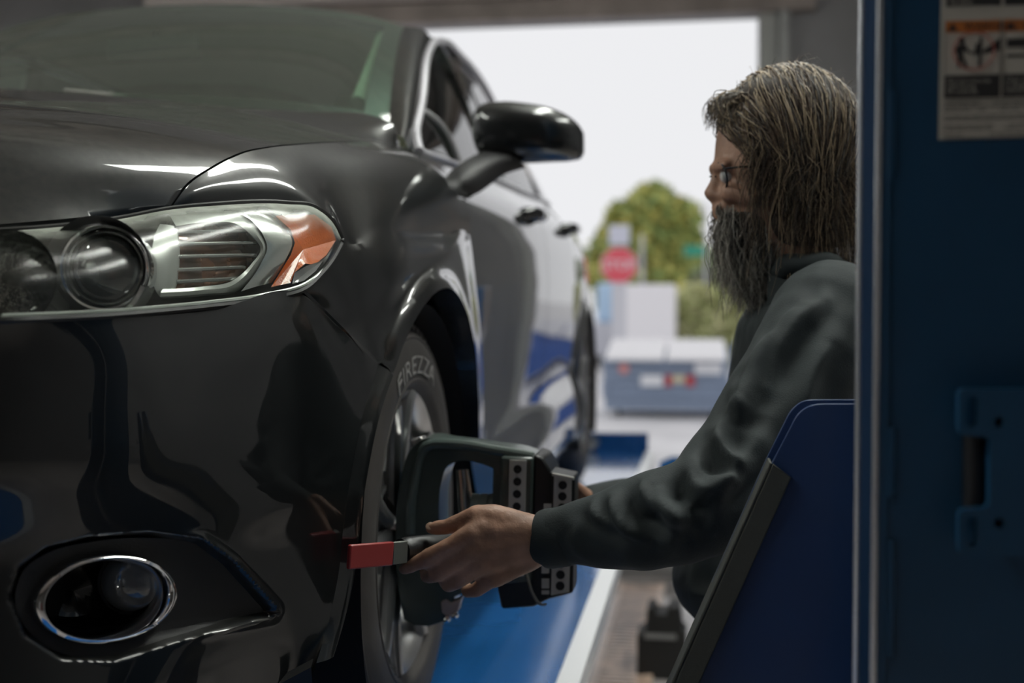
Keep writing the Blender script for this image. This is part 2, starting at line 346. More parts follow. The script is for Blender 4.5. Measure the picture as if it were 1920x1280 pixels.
LG = [mat('leaf_olive', (.42, .46, .14), .7), mat('leaf_green', (.28, .36, .12), .7), mat('leaf_yellow', (.62, .58, .18), .7)]
tb = at(1225, 600, None, None, 46.); sc = 46 / F
def blob(px, py, r): return ((px - 1225) * sc, 0, (560 - py) * sc + 1.55 - GZ, r * sc)
foliage('street_tree', 'yellow-green leafy tree beyond the street against the white sky', 'tree', (tb[0], 46., GZ), [blob(1225, 395, 48), blob(1180, 420, 45), blob(1270, 415, 42), blob(1150, 465, 40), blob(1290, 470, 34), blob(1215, 455, 45), blob(1130, 510, 32), blob(1250, 520, 36), blob(1180, 520, 36)], LG, 4600, .28,
        [([(0, 0, 0), (0, 0, 2.2), (.2, 0, 4.5)], [.28, .22, .1]), ([(0, 0, 2.2), (-1.4, 0, 4.2)], [.16, .06])])
hb_ = at(1310, 600, None, None, 30.); sc = 30 / F
def blob2(px, py, r): return ((px - 1310) * sc, 0, (560 - py) * sc + 1.55 - GZ, r * sc)
foliage('hedge', 'pale olive bushy hedge behind the dumpsters', 'hedge', (hb_[0], 30., GZ), [blob2(1262, 598, 38), blob2(1305, 575, 42), blob2(1350, 580, 42), blob2(1390, 570, 44), blob2(1440, 580, 46), blob2(1330, 610, 40), blob2(1280, 628, 34), blob2(1380, 625, 40), blob2(1330, 650, 34), blob2(1270, 660, 30), blob2(1400, 660, 36)], [mat('hedge_a', (.52, .54, .26), .8), mat('hedge_b', (.64, .62, .36), .8), mat('hedge_c', (.42, .46, .20), .8)], 5000, .12)
tb2 = at(1340, 600, None, None, 60.); sc = 60 / F
def blob3(px, py, r): return ((px - 1340) * sc, 0, (560 - py) * sc + 1.55 - GZ, r * sc)
foliage('distant_tree', 'dim grey-green tree line low behind the street signs', 'tree', (tb2[0], 60., GZ), [blob3(1120, 500, 36), blob3(1200, 520, 34), blob3(1270, 500, 40), blob3(1330, 510, 36), blob3(1400, 500, 40), blob3(1080, 520, 30), blob3(1230, 560, 30), blob3(1340, 575, 28), blob3(1150, 570, 30), blob3(1290, 605, 20), blob3(1200, 610, 20)], [mat('far_a', (.28, .36, .20), .8), mat('far_b', (.42, .42, .30), .8)], 4500, .35)
# parked box trailer, pale, left of the hedge
bt = empty('box_trailer', (at(1210, 700, None, None, 27.)[0], 27., GZ)); tag(bt, 'white box trailer parked left of the olive hedge', 'trailer')
TW = mat('trailer_white', (.86, .84, .86), .5); 
zt = at(1210, 533, None, None, 27.)[2] - GZ
MB().box((-.62, 0, .55), (.62, 2.4, zt)).build('box', TW, bt, smooth=False, bevel=.03)
MB().box((-.75, -.12, .35), (.7, 2.4, .54)).build('chassis', mat('chassis_grey', (.42, .40, .42), .6), bt, smooth=False, bevel=.02)
for s in (-.45, .45): MB().lathe([(.01, -.08), (.26, -.08), (.3, 0), (.26, .08), (.01, .08)], (s, .5, .30), (1, 0, 0), 20).build('wheel', LINER_, bt)
# street poles, green street sign, traffic light
def pole(px, D, ztop_py, r, label, extra=None):
    b = at(px, 700, None, None, D); o = empty('street_pole', (b[0], D, GZ)); tag(o, label, 'pole'); zt_ = at(px, ztop_py, None, None, D)[2] - GZ
    MB().tube([(0, 0, 0), (0, 0, zt_)], [r, r * .8], 10).build('shaft', mat('pole_grey', (.50, .50, .54), .6), o); return o
pole(1203, 34., 440, .06, 'thin pale street pole between the stop sign and the tree')
gp = pole(1322, 36., 380, .05, 'grey street pole carrying the small green street name sign')
zt_ = at(1300, 470, None, None, 36.)[2] - GZ
MB().box((-.62, -.02, zt_ - .16), (.05, .02, zt_ + .16)).build('name_sign', mat('sign_green', (.03, .30, .20), .5), gp, smooth=False)
pb = empty('parked_van', (at(1132, 700, None, None, 30.)[0], 30., GZ)); tag(pb, 'small pale blue vehicle roof beyond the car, left of the stop sign', 'vehicle')
zt_ = at(1132, 530, None, None, 30.)[2] - GZ
MB().box((-.28, 0, .35), (.28, 3.2, 1.15)).build('body', mat('van_blue', (.55, .56, .62), .4), pb, smooth=False, bevel=.05); MB().box((-.22, .5, 1.15), (.22, 2.6, zt_)).build('cab', mat('van_pale', (.45, .62, .82), .3), pb, smooth=False, bevel=.08)
for s in (-.22, .22):
    for y in (.5, 2.6): MB().lathe([(.01, -.06), (.26, -.06), (.3, 0), (.26, .06), (.01, .06)], (s, y, .30), (1, 0, 0), 16).build('wheel', LINER_, pb)
# low building far left beyond the door (seen in reflections)
bl_ = empty('roadside_building', (-14., 34., GZ)); tag(bl_, 'low tan building across the street, mostly hidden by the sedan', 'building')
MB().box((-8, 0, 0), (8, 6, 4.2)).build('wall', mat('stucco_tan', (.46, .36, .24), .8), bl_, smooth=False); MB().box((-8.3, -.3, 4.2), (8.3, 6.3, 4.6)).build('roof', mat('roof_grey', (.3, .29, .28), .8), bl_, smooth=False)
# ================================================================== the lift
LB = mat('lift_blue', (.008, .055, .19), .28, coat=.25, noise_amt=.18, nscale=4, rvar=.06)
LBP = mat('platform_blue', (.014, .11, .34), .24, coat=1., coatr=.10, noise_amt=.15, nscale=3, rvar=.08, bump=.04, bscale=80)
EDGE = mat('skylit_edge', (.85, .86, .88), .3, .5)  # near-white colour stands for the sky's reflection along the platform edge
def platform(xa, xb, label):
    o = empty('lift_platform', (0, 0, ZR)); tag(o, label, 'platform', 'lift platforms')
    MB().box((xa, .55, -.02), (xb, 5.75, -.001)).build('deck', LBP, o, smooth=False, bevel=.003)
    MB().box((xa + .02, .56, -.18), (xb - .02, 5.74, -.021)).build('beam', LB, o, smooth=False)
    xe = xb if xb > -1 else xa; s = 1 if xb > -1 else -1
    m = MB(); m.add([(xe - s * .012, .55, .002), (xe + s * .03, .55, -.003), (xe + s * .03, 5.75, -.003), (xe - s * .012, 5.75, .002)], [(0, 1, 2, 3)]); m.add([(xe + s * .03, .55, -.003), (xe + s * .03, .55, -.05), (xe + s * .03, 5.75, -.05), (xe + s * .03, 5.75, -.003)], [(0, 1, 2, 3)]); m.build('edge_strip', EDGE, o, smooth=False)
    MB().box((xa, 5.75, -.18), (xb + .0, 5.80, .085)).build('end_stop', LB, o, smooth=False, bevel=.004)
    m = MB(); m.lathe([(.001, 0), (.03, 0), (.034, .004), (.034, .012)], ((xa + xb) / 2 + .04, 5.745, .045), (0, -1, 0), 16); m.build('end_bolt', mat('bolt_bright', (.6, .6, .62), .3, .8), o)
    for y in (.9, 4.9): MB().box(((xa + xb) / 2 - .08, y, -ZR + .0), ((xa + xb) / 2 + .08, y + .2, -.18)).build('support', LB, o, smooth=False)
    return o
platform(-.86, -.257, 'blue lift platform under the wheels beside the man')
platform(-2.47, -1.87, 'blue lift platform under the far side of the sedan')
# ================================================================== the car (local: x outward to its left side, y rearward from front axle, z above platform)
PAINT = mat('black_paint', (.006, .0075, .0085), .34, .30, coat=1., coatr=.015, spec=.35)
def dust_and_sheen(m, clean, greyed):
    """dust specks plus painted ceiling sheen: greys the faces that look up"""
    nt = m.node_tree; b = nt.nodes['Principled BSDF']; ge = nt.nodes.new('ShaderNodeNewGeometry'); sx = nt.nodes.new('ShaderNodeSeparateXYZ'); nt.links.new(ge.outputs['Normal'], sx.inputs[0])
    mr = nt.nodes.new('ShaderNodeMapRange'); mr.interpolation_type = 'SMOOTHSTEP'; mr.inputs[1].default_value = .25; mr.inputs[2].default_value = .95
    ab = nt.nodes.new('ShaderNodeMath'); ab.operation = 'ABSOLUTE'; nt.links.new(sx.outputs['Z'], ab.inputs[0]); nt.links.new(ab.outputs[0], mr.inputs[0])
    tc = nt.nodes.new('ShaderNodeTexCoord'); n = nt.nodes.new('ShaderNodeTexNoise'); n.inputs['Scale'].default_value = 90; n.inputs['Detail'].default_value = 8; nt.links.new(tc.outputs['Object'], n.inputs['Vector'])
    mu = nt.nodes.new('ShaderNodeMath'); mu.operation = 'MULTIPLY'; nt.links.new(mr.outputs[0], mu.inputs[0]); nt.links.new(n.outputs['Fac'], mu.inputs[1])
    mx = nt.nodes.new('ShaderNodeMix'); mx.data_type = 'RGBA'; mx.inputs[6].default_value = (*clean, 1); mx.inputs[7].default_value = (*greyed, 1)
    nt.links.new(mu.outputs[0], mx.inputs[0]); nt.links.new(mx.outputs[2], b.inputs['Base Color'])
dust_and_sheen(PAINT, (.006, .0075, .0085), (.060, .060, .055))  # ceiling's grey reflection put into the up-facing colour, along with dust
PLASTIC = mat('black_plastic', (.012, .012, .013), .55, bump=.15, bscale=400)
GLOSSBLK = mat('gloss_black', (.006, .006, .007), .12, coat=.6)
CHROME = mat('chrome', (.80, .80, .82), .08, 1.)
SATIN = mat('satin_alloy', (.52, .52, .53), .28, .9, noise_amt=.12, nscale=14)
RUBBER = mat('tyre_rubber', (.055, .049, .047), .62, bump=.12, bscale=150, noise_amt=.25, nscale=9)
LINER = mat('wheel_liner', (.006, .006, .007), .9)
DARKIN = mat('dark_void', (.004, .004, .004), .9)
car_root = empty('sedan', CAR)
tag(car_root, 'black sedan with amber-cornered headlight parked on the blue lift platforms', 'car')
def P3(px, py, x=None, y=None, z=None): return car(px, py, x, y, z)
def pair(mb, name, m, **k):
    """a panel on the car's left side and its mirror twin on the right"""
    o = mb.build(name, m, car_root, **k)
    r = MB(); r.v = [(-x, y, z) for x, y, z in mb.v]; r.f = [f[::-1] for f in mb.f]; r.mi = mb.mi
    r.build(name, m, car_root, **k)
    return o
def nrm(P):
    a = np.gradient(P, axis=0); b = np.gradient(P, axis=1); n = np.cross(a, b); return n / (np.linalg.norm(n, axis=-1, keepdims=True) + 1e-9)
def rim(mb, edge, d):
    """turned-in flange along an edge, by its own vertices so that the edge stays crisp"""
    edge = np.asarray(edge); d = np.asarray(d, float)
    mb.grid(np.array([edge, edge + d]))
# ---------------- shared edge chains
HOODLINE = [P3(318, 386, .73), P3(345, 349, .738), P3(400, 310, .752), P3(450, 286, .762), P3(500, 275, .767), P3(560, 269, .770), P3(650, 265, .772), P3(715, 269, .772), P3(750, 279, .775)]
HL_TOP = [P3(318, 386, .73), P3(400, 380, .765), P3(470, 377.5, .795), P3(540, 377, .822), P3(592, 384, .846), P3(626, 412, .862), P3(645, 450, .868)]
HL_BACK = [P3(565, 551, .86), P3(612, 508, .871), P3(645, 450, .868)]
HL_BOT = [P3(-260, 608, .52), P3(-120, 608, .61), P3(0, 606, .676), P3(200, 598, .742), P3(400, 580, .800), P3(500, 566, .831), P3(565, 551, .86)]
SHUT = [P3(565, 551, .86), P3(605, 586, .878), P3(640, 618, .893), P3(680, 655, .906), P3(712, 684, .915)]
ARCHF = [P3(712, 684, .915), P3(696, 728, .915), P3(678, 790, .914), P3(660, 880, .911), P3(646, 970, .906), P3(636, 1070, .902), P3(616, 1165, .897), P3(593, 1243, .892)]
# ---------------- front bumper
def yplan(x):  # plan curve of the bumper face
    xs = [0, .2, .4, .55, .66, .74, .80, .85, .885, .91]; ys = [-.955, -.945, -.915, -.865, -.80, -.715, -.60, -.46, -.34, -.26]
    return float(np.interp(x, xs, ys))
cols_x = [0, .25, .45, .60, .686, .748, .803, .86]
topz = [.70, .70, .695, .692]
rows = []
HB = [np.array((x, yplan(x) + .015, .70)) for x in cols_x[:3]] + [np.array((.60, -.855, .697))] + [HL_BOT[2], HL_BOT[3], HL_BOT[4], HL_BOT[6]]
top_row = HB + [SHUT[2], SHUT[4]]
end = crv(ARCHF, 8); 
def endz(z):   # point on the arch edge at a height
    e_ = end[::-1]; return np.array([np.interp(z, e_[:, 2], e_[:, k]) for k in range(3)])
levels = [(.655, -.012, 0), (.60, -.022, 0), (.545, -.024, 0), (.50, -.004, 0), (.46, .012, 0), (.40, .010, .0), (.345, .0, .0), (.30, -.018, 0), (.255, -.012, 0), (.205, .03, 0)]
def topz_at(k): return top_row[k][2]
rows = [top_row]
ezs = np.linspace(.624, .262, len(levels) + 1)[1:]
for li, (z, dy, _) in enumerate(levels):
    r = []
    for k, x in enumerate(cols_x):
        y = yplan(x) + dy * (1 if x < .8 else .45)
        zz = z
        if k >= 6: zz = topz_at(k) - (topz_at(k) - .215) * (li + 1) / len(levels) * 1.0
        xx = x
        if k == 7: xx = .868 + (.008 if li < 5 else 0); y = -.435 - .012 * min(li, 4)
        if k == 6: y = -.585 + dy * .4 - .01 * min(li, 3)
        r.append((xx, y, zz))
    e = endz(ezs[li]); m = np.array(r[-1]) * .42 + e * .58
    m[0] = max(m[0], (r[-1][0] + e[0]) / 2 + .004)
    r.append(tuple(m)); r.append(tuple(e)); rows.append(r)
NB_R, NB_C = 20, 32
BP = surf(rows, NB_R, NB_C)
def relax(P, n, keep=1):
    P = P.copy()
    for _ in range(n):
        Q = P.copy(); Q[1:-1, 1:-1] = P[1:-1, 1:-1] * .5 + (P[:-2, 1:-1] + P[2:, 1:-1] + P[1:-1, :-2] + P[1:-1, 2:]) * .125; P = Q
    return P
BP = relax(BP, 90)
BN = nrm(BP)
if BN[60, 60, 1] > 0: BN = -BN
# pocket for the fog lamp: traced outline, pushed in along the surface normal
def polydist(poly, x, y):
    poly = np.asarray(poly, float); n = len(poly); inside = False; dm = 1e9
    for i in range(n):
        a = poly[i]; b = poly[(i + 1) % n]
        if (a[1] > y) != (b[1] > y) and x < (b[0] - a[0]) * (y - a[1]) / (b[1] - a[1]) + a[0]: inside = not inside
        ab = b - a; t = max(0, min(1, ((x - a[0]) * ab[0] + (y - a[1]) * ab[1]) / (ab @ ab))); q = a + ab * t
        dm = min(dm, math.hypot(x - q[0], y - q[1]))
    return dm if inside else -dm
def proj(p):
    v = np.asarray(p) + CAR - CAM; D = v @ FW
    return 960 + F * (v @ RT) / D, 640 - F * (v @ UP) / D
POCKET = [(28, 1120), (45, 1068), (90, 1036), (170, 1016), (280, 1008), (370, 1020), (425, 1062), (470, 1112), (500, 1146), (420, 1166), (330, 1192), (215, 1228), (120, 1226), (55, 1185)]
BPd = BP.copy()
PD = np.full(BP.shape[:2], -99.)
for i in range(BP.shape[0]):
    for j in range(BP.shape[1]):
        if BP[i, j, 0] < .5 or BP[i, j, 2] > .5: continue
        px, py = proj(BP[i, j])
        if px < -20 or px > 560 or py < 960: continue
        d = PD[i, j] = polydist(POCKET, px, py)
        if d > -40:
            a = min(1, max(0, (d + 14) / 30)); a = a * a * (3 - 2 * a)
            lipv = .007 * math.exp(-((d + 15) / 8) ** 2) * min(1, max(0, (px - 330) / 90)) * (1 if py < 1150 else .4)
            BPd[i, j] += -BN[i, j] * .034 * a + BN[i, j] * lipv
mb = MB(); mb.grid(BPd)
nc_ = BP.shape[1]; keep = [k for k, f in enumerate(mb.f) if min(PD[i // nc_, i % nc_] for i in f) < 15]
mb.f = [mb.f[k] for k in keep]; mb.mi = [mb.mi[k] for k in keep]
rim(mb, BPd[0], (0, .03, -.004))
# lip at the wheel arch: small outward face then turned in
ae = BPd[:, -1]
def lipdir(e, w=.020, dx=.016):
    c = np.array((0, 0, .335)); o = []
    for p in e:
        r = c - p; r[0] = 0; r /= np.linalg.norm(r); q = p + r * w; q[0] += dx; o.append(q)
    return np.array(o)
mb.grid(np.array([ae, (ae + lipdir(ae)) / 2 + np.array((.003, 0, 0)), lipdir(ae)]))
l2 = lipdir(ae); mb.grid(np.array([l2, l2 + np.array((-.05, 0, 0))]))
mb.mirror()
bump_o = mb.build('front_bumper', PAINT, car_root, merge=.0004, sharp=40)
bump_bvh = BVHTree.FromPolygons(mb.v, mb.f)
# lower lip (air dam) below the bumper
mb = MB()
lw = [np.array((x, yplan(x) + .03, .21)) for x in (0, .3, .5, .62, .70)] + [np.array((.76, -.69, .215)), np.array((.81, -.56, .225)), np.array((.85, -.50, .24)), P3(588, 1252, .892)]
lw = crv(lw, 8)
mb.grid(np.array([lw + (0, .0, .012), lw + (.0, -.010, .004), lw + (0, -.002, -.03), lw + (0, .03, -.05)])); mb.mirror()
mb.build('air_dam', PLASTIC, car_root, merge=.0004)
# ---------------- fog lamp
def hit(bvh, px, py, off=0.):
    d = ray(px, py); o = CAM - CAR; n = np.linalg.norm(d); h = bvh.ray_cast(Vector(o), Vector(d / n))
    if h[0] is None: return None
    return np.array(h[0]) + d / n * off
def ellipse_px(cx, cy, a, b, rot, n=48):
    c, s = math.cos(rot), math.sin(rot)
    return [(cx + a * math.cos(t) * c - b * math.sin(t) * s, cy + a * math.cos(t) * s + b * math.sin(t) * c) for t in np.linspace(0, 2 * math.pi, n, endpoint=False)]
BP_bvh = BVHTree.FromPolygons([tuple(p) for p in BP.reshape(-1, 3)], [(i * BP.shape[1] + j, i * BP.shape[1] + j + 1, (i + 1) * BP.shape[1] + j + 1, (i + 1) * BP.shape[1] + j) for i in range(BP.shape[0] - 1) for j in range(BP.shape[1] - 1)])
pk = MB()     # satin plastic insert that fills the pocket
cen = hit(BP_bvh, 245, 1115, .03)
ring_o = [hit(BP_bvh, *p, .012) for p in POCKET]
po_ = crv(ring_o[-1:] + ring_o + [ring_o[0], ring_o[1]], 4)[4:-4]
el_px = ellipse_px(194, 1122, 132, 84, RAD(-9), len(po_) - 1)
el = [hit(BP_bvh, *p, .016) for p in el_px]
# align start of ellipse with polygon start by angle
ang = lambda p: math.atan2(p[1] - 1118, p[0] - 230)
a0 = ang(POCKET[0]); k0 = int(np.argmin([abs((ang(p) - a0 + math.pi) % (2 * math.pi) - math.pi) for p in el_px])); el = el[k0:] + el[:k0]
area = sum(p[0] * q[1] - q[0] * p[1] for p, q in zip(POCKET, POCKET[1:] + POCKET[:1])); 
if area < 0: el = [el[0]] + el[1:][::-1]
el.append(el[0])
pk.grid(np.array([po_, np.array(el) * .5 + po_ * .5, np.array(el)]))
pair(pk, 'fog_lamp_surround', PLASTIC)
ring_pts = [hit(BP_bvh, *p, .008) for p in ellipse_px(195, 1122, 126, 78, RAD(-9), 56)]
rc = np.mean(ring_pts, axis=0)
# tidy the ring into one plane
u_, s_, vt = np.linalg.svd(np.array(ring_pts) - rc); rn = vt[2]; rn = rn if rn[1] < 0 else -rn
ring_pl = [p - rn * ((p - rc) @ rn) for p in ring_pts]
mb = MB(); n = len(ring_pl)
prof = [(1.085, -.014), (1.075, .0), (1.03, .009), (.96, .010), (.90, .004), (.865, -.010), (.86, -.026)]
mb.grid(np.array([[rc + (p - rc) * s + rn * h for p in ring_pl + ring_pl[:1]] for s, h in prof]))
pair(mb, 'fog_lamp_ring', CHROME, merge=.0003, sharp=60)
mb = MB(); mb.grid(np.array([[rc + (p - rc) * s + rn * h for p in ring_pl + ring_pl[:1]] for s, h in [(.87, -.018), (.80, -.05), (.62, -.075), (.02, -.085)]]))
pair(mb, 'fog_lamp_bowl', GLOSSBLK, merge=.0003)
fc = hit(BP_bvh, 243, 1092, .05); fax = np.array((.12, -1., .02)); fax /= np.linalg.norm(fax)
mb = MB(); R_ = .0335; mb.lathe([(R_ * math.sin(t) , R_ * .62 * math.cos(t)) for t in np.linspace(.02, math.pi / 2, 12)], fc, fax, 36)
FOGLENS = mat('fog_lens', (.10, .11, .12), .04, .0, coat=1., spec=.8)
pair(mb, 'fog_lamp_lens', FOGLENS)
mb = MB(); mb.lathe([(R_, 0), (R_ * 1.07, .002), (R_ * 1.10, -.004), (R_ * 1.10, -.03)], fc, fax, 36); pair(mb, 'fog_lamp_barrel', mat('lamp_barrel', (.05, .055, .06), .35, .5))
# ---------------- hood
def hood_pts():
    ctr = [(0, -.925, .765), (0, -.895, .82), (0, -.84, .862), (0, -.73, .910), (0, -.58, .95), (0, -.40, .985), (0, -.12, 1.032), (0, .12, 1.075), (0, .30, 1.108)]
    rows = []
    for i, (c, e) in enumerate(zip(ctr, HOODLINE)):
        c = np.array(c, float); e = np.array(e)
        r = [c]
        for k, t in enumerate((.25, .46, .60, .78, .91)):
            p = c * (1 - t) + e * t
            # leading edge bows forward, crown rises towards the ridge
            bow = 4 * t * (1 - t)
            p[1] -= .10 * bow * (1 if i < 3 else .6 if i < 5 else .25 if i < 7 else -.10) * (1 if i else .9)
            crown = [.012, .028, .028, .022, .010][k] * (1 if i > 2 else [.20, .55, .9][i])
            p[2] += crown
            r.append(p)
        r.append(e); rows.append(r)
    return rows
HC = hood_pts()
# hood's leading edge follows the traced line above the headlight
HC[0][5] = P3(230, 398, .693); HC[0][4] = P3(120, 410, .653); HC[0][3] = P3(0, 420, .608); HC[0][2] = np.array((.47, -.80, .780)); HC[0][1] = np.array((.24, -.885, .770))
HC[0][6] = P3(316, 387, .73)
HC[8] = [np.array((0, .30, 1.126)), P3(215, 181, None, .315), P3(430, 200, None, .345), P3(560, 209, None, .385), P3(700, 217, None, .47), P3(735, 233, None, .45), P3(750, 279, .772)]
HP = surf(HC, 8, 10)
HP = HP[:, :]
hp = HP.copy(); hp[:, -1] += (HP[:, -2] - HP[:, -1]) * .0
mb = MB(); mb.grid(hp); rim(mb, hp[:, -1] , (-.004, 0, -.025)); rim(mb, hp[0], (0, .012, -.02)); rim(mb, hp[-1], (0, .01, -.03))
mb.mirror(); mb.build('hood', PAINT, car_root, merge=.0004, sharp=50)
hood_bvh = BVHTree.FromPolygons(mb.v, mb.f)
# ---------------- fender
G = .0028
a_top = [p + np.array((G, 0, -G * .6)) for p in HOODLINE]
a_top = a_top[:8] + [P3(800, 306, .815), P3(846, 345, .865)]
b_bot = HL_TOP[:1] + [HL_TOP[1], HL_TOP[3], HL_TOP[4], HL_TOP[5], HL_TOP[6], P3(705, 442, .888), P3(785, 440, .897), P3(840, 438, .900), P3(880, 440, .905)]
b_bot[0] = a_top[0] + np.array((.002, .004, .0))
def mid(a, b, t, dx=0., dz=0.): p = a * (1 - t) + b * t; return p + np.array((dx, 0, dz))
bul = [0, .003, .005, .006, .007, .009, .016, .024, .024, .012]
Arows = [a_top, [mid(a, b, .33, bul[i] * .9, bul[i] * .9) for i, (a, b) in enumerate(zip(a_top, b_bot))], [mid(a, b, .68, bul[i], bul[i] * .4) for i, (a, b) in enumerate(zip(a_top, b_bot))], b_bot]
NA = 8
AP = relax(surf(Arows, 8, NA), 12)
t_top = [HL_BACK[0], HL_BACK[1]] + b_bot[5:] + [P3(893, 540, .914), P3(903, 640, .910), P3(907, 740, .902), P3(905, 855, .894)]
i_bot = [SHUT[0], SHUT[2], SHUT[4], P3(738, 622, .922), P3(770, 560, .928), P3(800, 524, .935), P3(832, 516, .940), P3(862, 556, .942), P3(880, 625, .940), P3(889, 720, .928), P3(892, 850, .918)]
i_bot[0] = SHUT[0] + np.array((.0, .004, 0.004))
B2 = [.0, .002, .010, .012, .010, .008, .006, .004, .002, 0, 0]
Brows = [t_top, [mid(a, b, .45, B2[i]) for i, (a, b) in enumerate(zip(t_top, i_bot))], [mid(a, b, .82, B2[i] * .1 - .003) for i, (a, b) in enumerate(zip(t_top, i_bot))], i_bot]
BPf = relax(surf(Brows, 8, NA), 12)
BPf[0, 2 * NA:6 * NA + 1] = AP[-1, 5 * NA:9 * NA + 1]
shut_gap = np.array((.0015, .003, .003))
BPf[-1, :2 * NA + 1] += shut_gap
mb = MB(); mb.grid(AP); mb.grid(BPf)
rim(mb, AP[0], (-.004, .0, -.025)); rim(mb, BPf[-1, :2 * NA + 1], (-.02, .004, .0)); rim(mb, AP[-1, :5 * NA + 1], (-.015, .012, .0)); rim(mb, BPf[0, :2 * NA + 1], (-.02, .01, .0))
ae = BPf[-1, 2 * NA:]; l1 = lipdir(ae, .022, .012)
mb.grid(np.array([ae, (ae + l1) / 2 + np.array((.003, 0, 0)), l1])); mb.grid(np.array([l1, l1 + np.array((-.05, 0, 0))]))
rim(mb, np.vstack([BPf[0, 6 * NA:]]), (-.03, .002, 0))
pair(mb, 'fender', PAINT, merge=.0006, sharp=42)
fender_bvh = BVHTree.FromPolygons(mb.v, mb.f)
# ---------------- body side behind the front door cut
ZS = [.155, .19, .25, .32, .385, .45, .55, .65, .75, .84, .895, .93, .955, 1.0, 1.035]
def prof(y):
    zc = np.interp(y, [.4, .9, 2.4, 3], [.34, .376, .478, .50])
    base = {.155: .84, .19: .895, .25: .922, .32: .926, .385: .916, .45: .906, .55: .912, .65: .921, .75: .925, .84: .920, .895: .908, .93: .892, .955: .868, 1.0: .822, 1.035: .795}
    xs = np.array([base[z] for z in ZS])
    zz = np.array(ZS)
    xs = xs - .018 * np.exp(-((zz - zc) / .035) ** 2)
    sh = np.interp(y, [.4, 1.2, 2.3, 3.2, 3.9], [0, .02, .03, .035, .04])     # shoulder climbs to the rear
    return xs, sh
def S(y, z):
    xs, sh = prof(y); x = np.interp(z - sh * np.clip((z - .5) / .4, 0, 1), ZS, xs)
    fl = 1 - np.clip((z - .55) / .5, 0, 1)
    taper = np.interp(y, [2.3, 2.8, 3.3, 3.7, 3.95], [0, .018, .065, .15, .30]) * (1 - .55 * fl) 
    r = math.hypot(y - 2.85, z - .335); flare = .018 * math.exp(-((r - .385) / .045) ** 2) if z > .2 else 0
    front = .016 * (max(0., 1.65 - y) / 1.1) ** 2 + .0
    return x - taper + flare - front
def side_panel(name, y0f, y1f, z0, z1f, ny=18, nz=44):
    g = []
    for j in range(nz + 1):
        row = []
        for i in range(ny + 1):
            t = j / nz; 
            ya = y0f(t); yb = y1f(t); y = ya + (yb - ya) * i / ny
            z = z0 + (z1f(y) - z0) * t; row.append((S(y, z), y, z))
        g.append(row)
    g = np.array(g); mb = MB(); mb.grid(g)
    rim(mb, g[:, 0], (-.03, 0, 0)); rim(mb, g[:, -1], (-.03, 0, 0)); rim(mb, g[-1], (-.03, 0, -.005))
    return mb
belt = lambda y: 1.008 + .028 * (y - .45) - .004 * max(0, y - 2.2) ** 2
cutz = [.17, .30, .45, .60, .75, .90, .95, 1.01]
cuty = [.60, .555, .535, .515, .475, .42, .40, .44]
def fcut(t):
    z = .17 + t * (1.0 - .17); return float(np.interp(z, cutz, cuty))
dm = lambda t: 1.545 + .02 * math.sin(t * 3)
dr = lambda t: 2.44 + .22 * max(0, t - .55)
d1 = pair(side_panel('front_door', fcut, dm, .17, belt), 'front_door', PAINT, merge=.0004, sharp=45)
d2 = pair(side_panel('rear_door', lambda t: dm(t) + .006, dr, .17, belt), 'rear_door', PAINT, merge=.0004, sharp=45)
# rear quarter: fan of cells round the rear arch
mb = MB(); g = []
angs = np.linspace(RAD(200), RAD(-20), 60)
for a in angs:
    ca, sa = math.cos(a), math.sin(a)
    ri = .372; pi_ = (2.85 + ca * ri, .335 + sa * ri)
    # outer boundary box
    t = 9.
    for (lim, comp) in (((dr(.5) + .006 - 2.85), ca), (3.93 - 2.85, ca)):
        if comp * lim > 0: t = min(t, lim / comp)
    if sa > 0: t = min(t, (belt(2.85 + ca * min(t, .8)) - .335) / sa)
    elif sa < 0: t = min(t, (.17 - .335) / sa)
    row = []
    for k in range(14):
        s = (k / 13) ** .8; y = pi_[0] + (2.85 + ca * t - pi_[0]) * s; z = pi_[1] + (.335 + sa * t - pi_[1]) * s
        row.append((S(y, z), y, z))
    g.append(row)
g = np.array(g); mb.grid(g); e = g[:, 0]
li_ = []
for p in e:
    r = np.array((0, 2.85 - p[1], .335 - p[2])); r /= np.linalg.norm(r); li_.append(p + r * .02 + np.array((.004, 0, 0)))
li_ = np.array(li_); mb.grid(np.array([e, li_])); mb.grid(np.array([li_, li_ - np.array((.05, 0, 0))]))
pair(mb, 'rear_quarter_panel', PAINT, merge=.0004, sharp=45)
# ---------------- greenhouse
WB = [np.array(p) for p in ((0, .33, 1.075), (.25, .345, 1.075), (.48, .40, 1.068), (.62, .475, 1.06), (.715, .565, 1.05))]
WT = [np.array(p) for p in ((0, 1.05, 1.462), (.22, 1.07, 1.460), (.40, 1.11, 1.452), (.51, 1.16, 1.442), (.585, 1.225, 1.428))]
def wrow(t): return [a * (1 - t) + b * t + np.array((0, -.02 * 4 * t * (1 - t), .018 * 4 * t * (1 - t))) for a, b in zip(WB, WT)]
WP = surf([wrow(t) for t in (0, .35, .7, 1)], 8, 8)
GLASS = thin_glass('windshield_glass', (.42, .56, .48), 1.5, film=.07)
mb = MB(); mb.grid(WP); mb.mirror(); mb.build('windshield', GLASS, car_root, merge=.0004)
FRIT = mat('frit_black', (.018, .017, .016), .35)
mb = MB(); off = np.array((0, .004, -.003))
mb.grid(WP[:, -5:] + off); mb.grid(WP[:4] + off * .9); mb.grid(WP[-3:] + off * .8); mb.mirror(); mb.build('windshield_border', FRIT, car_root)
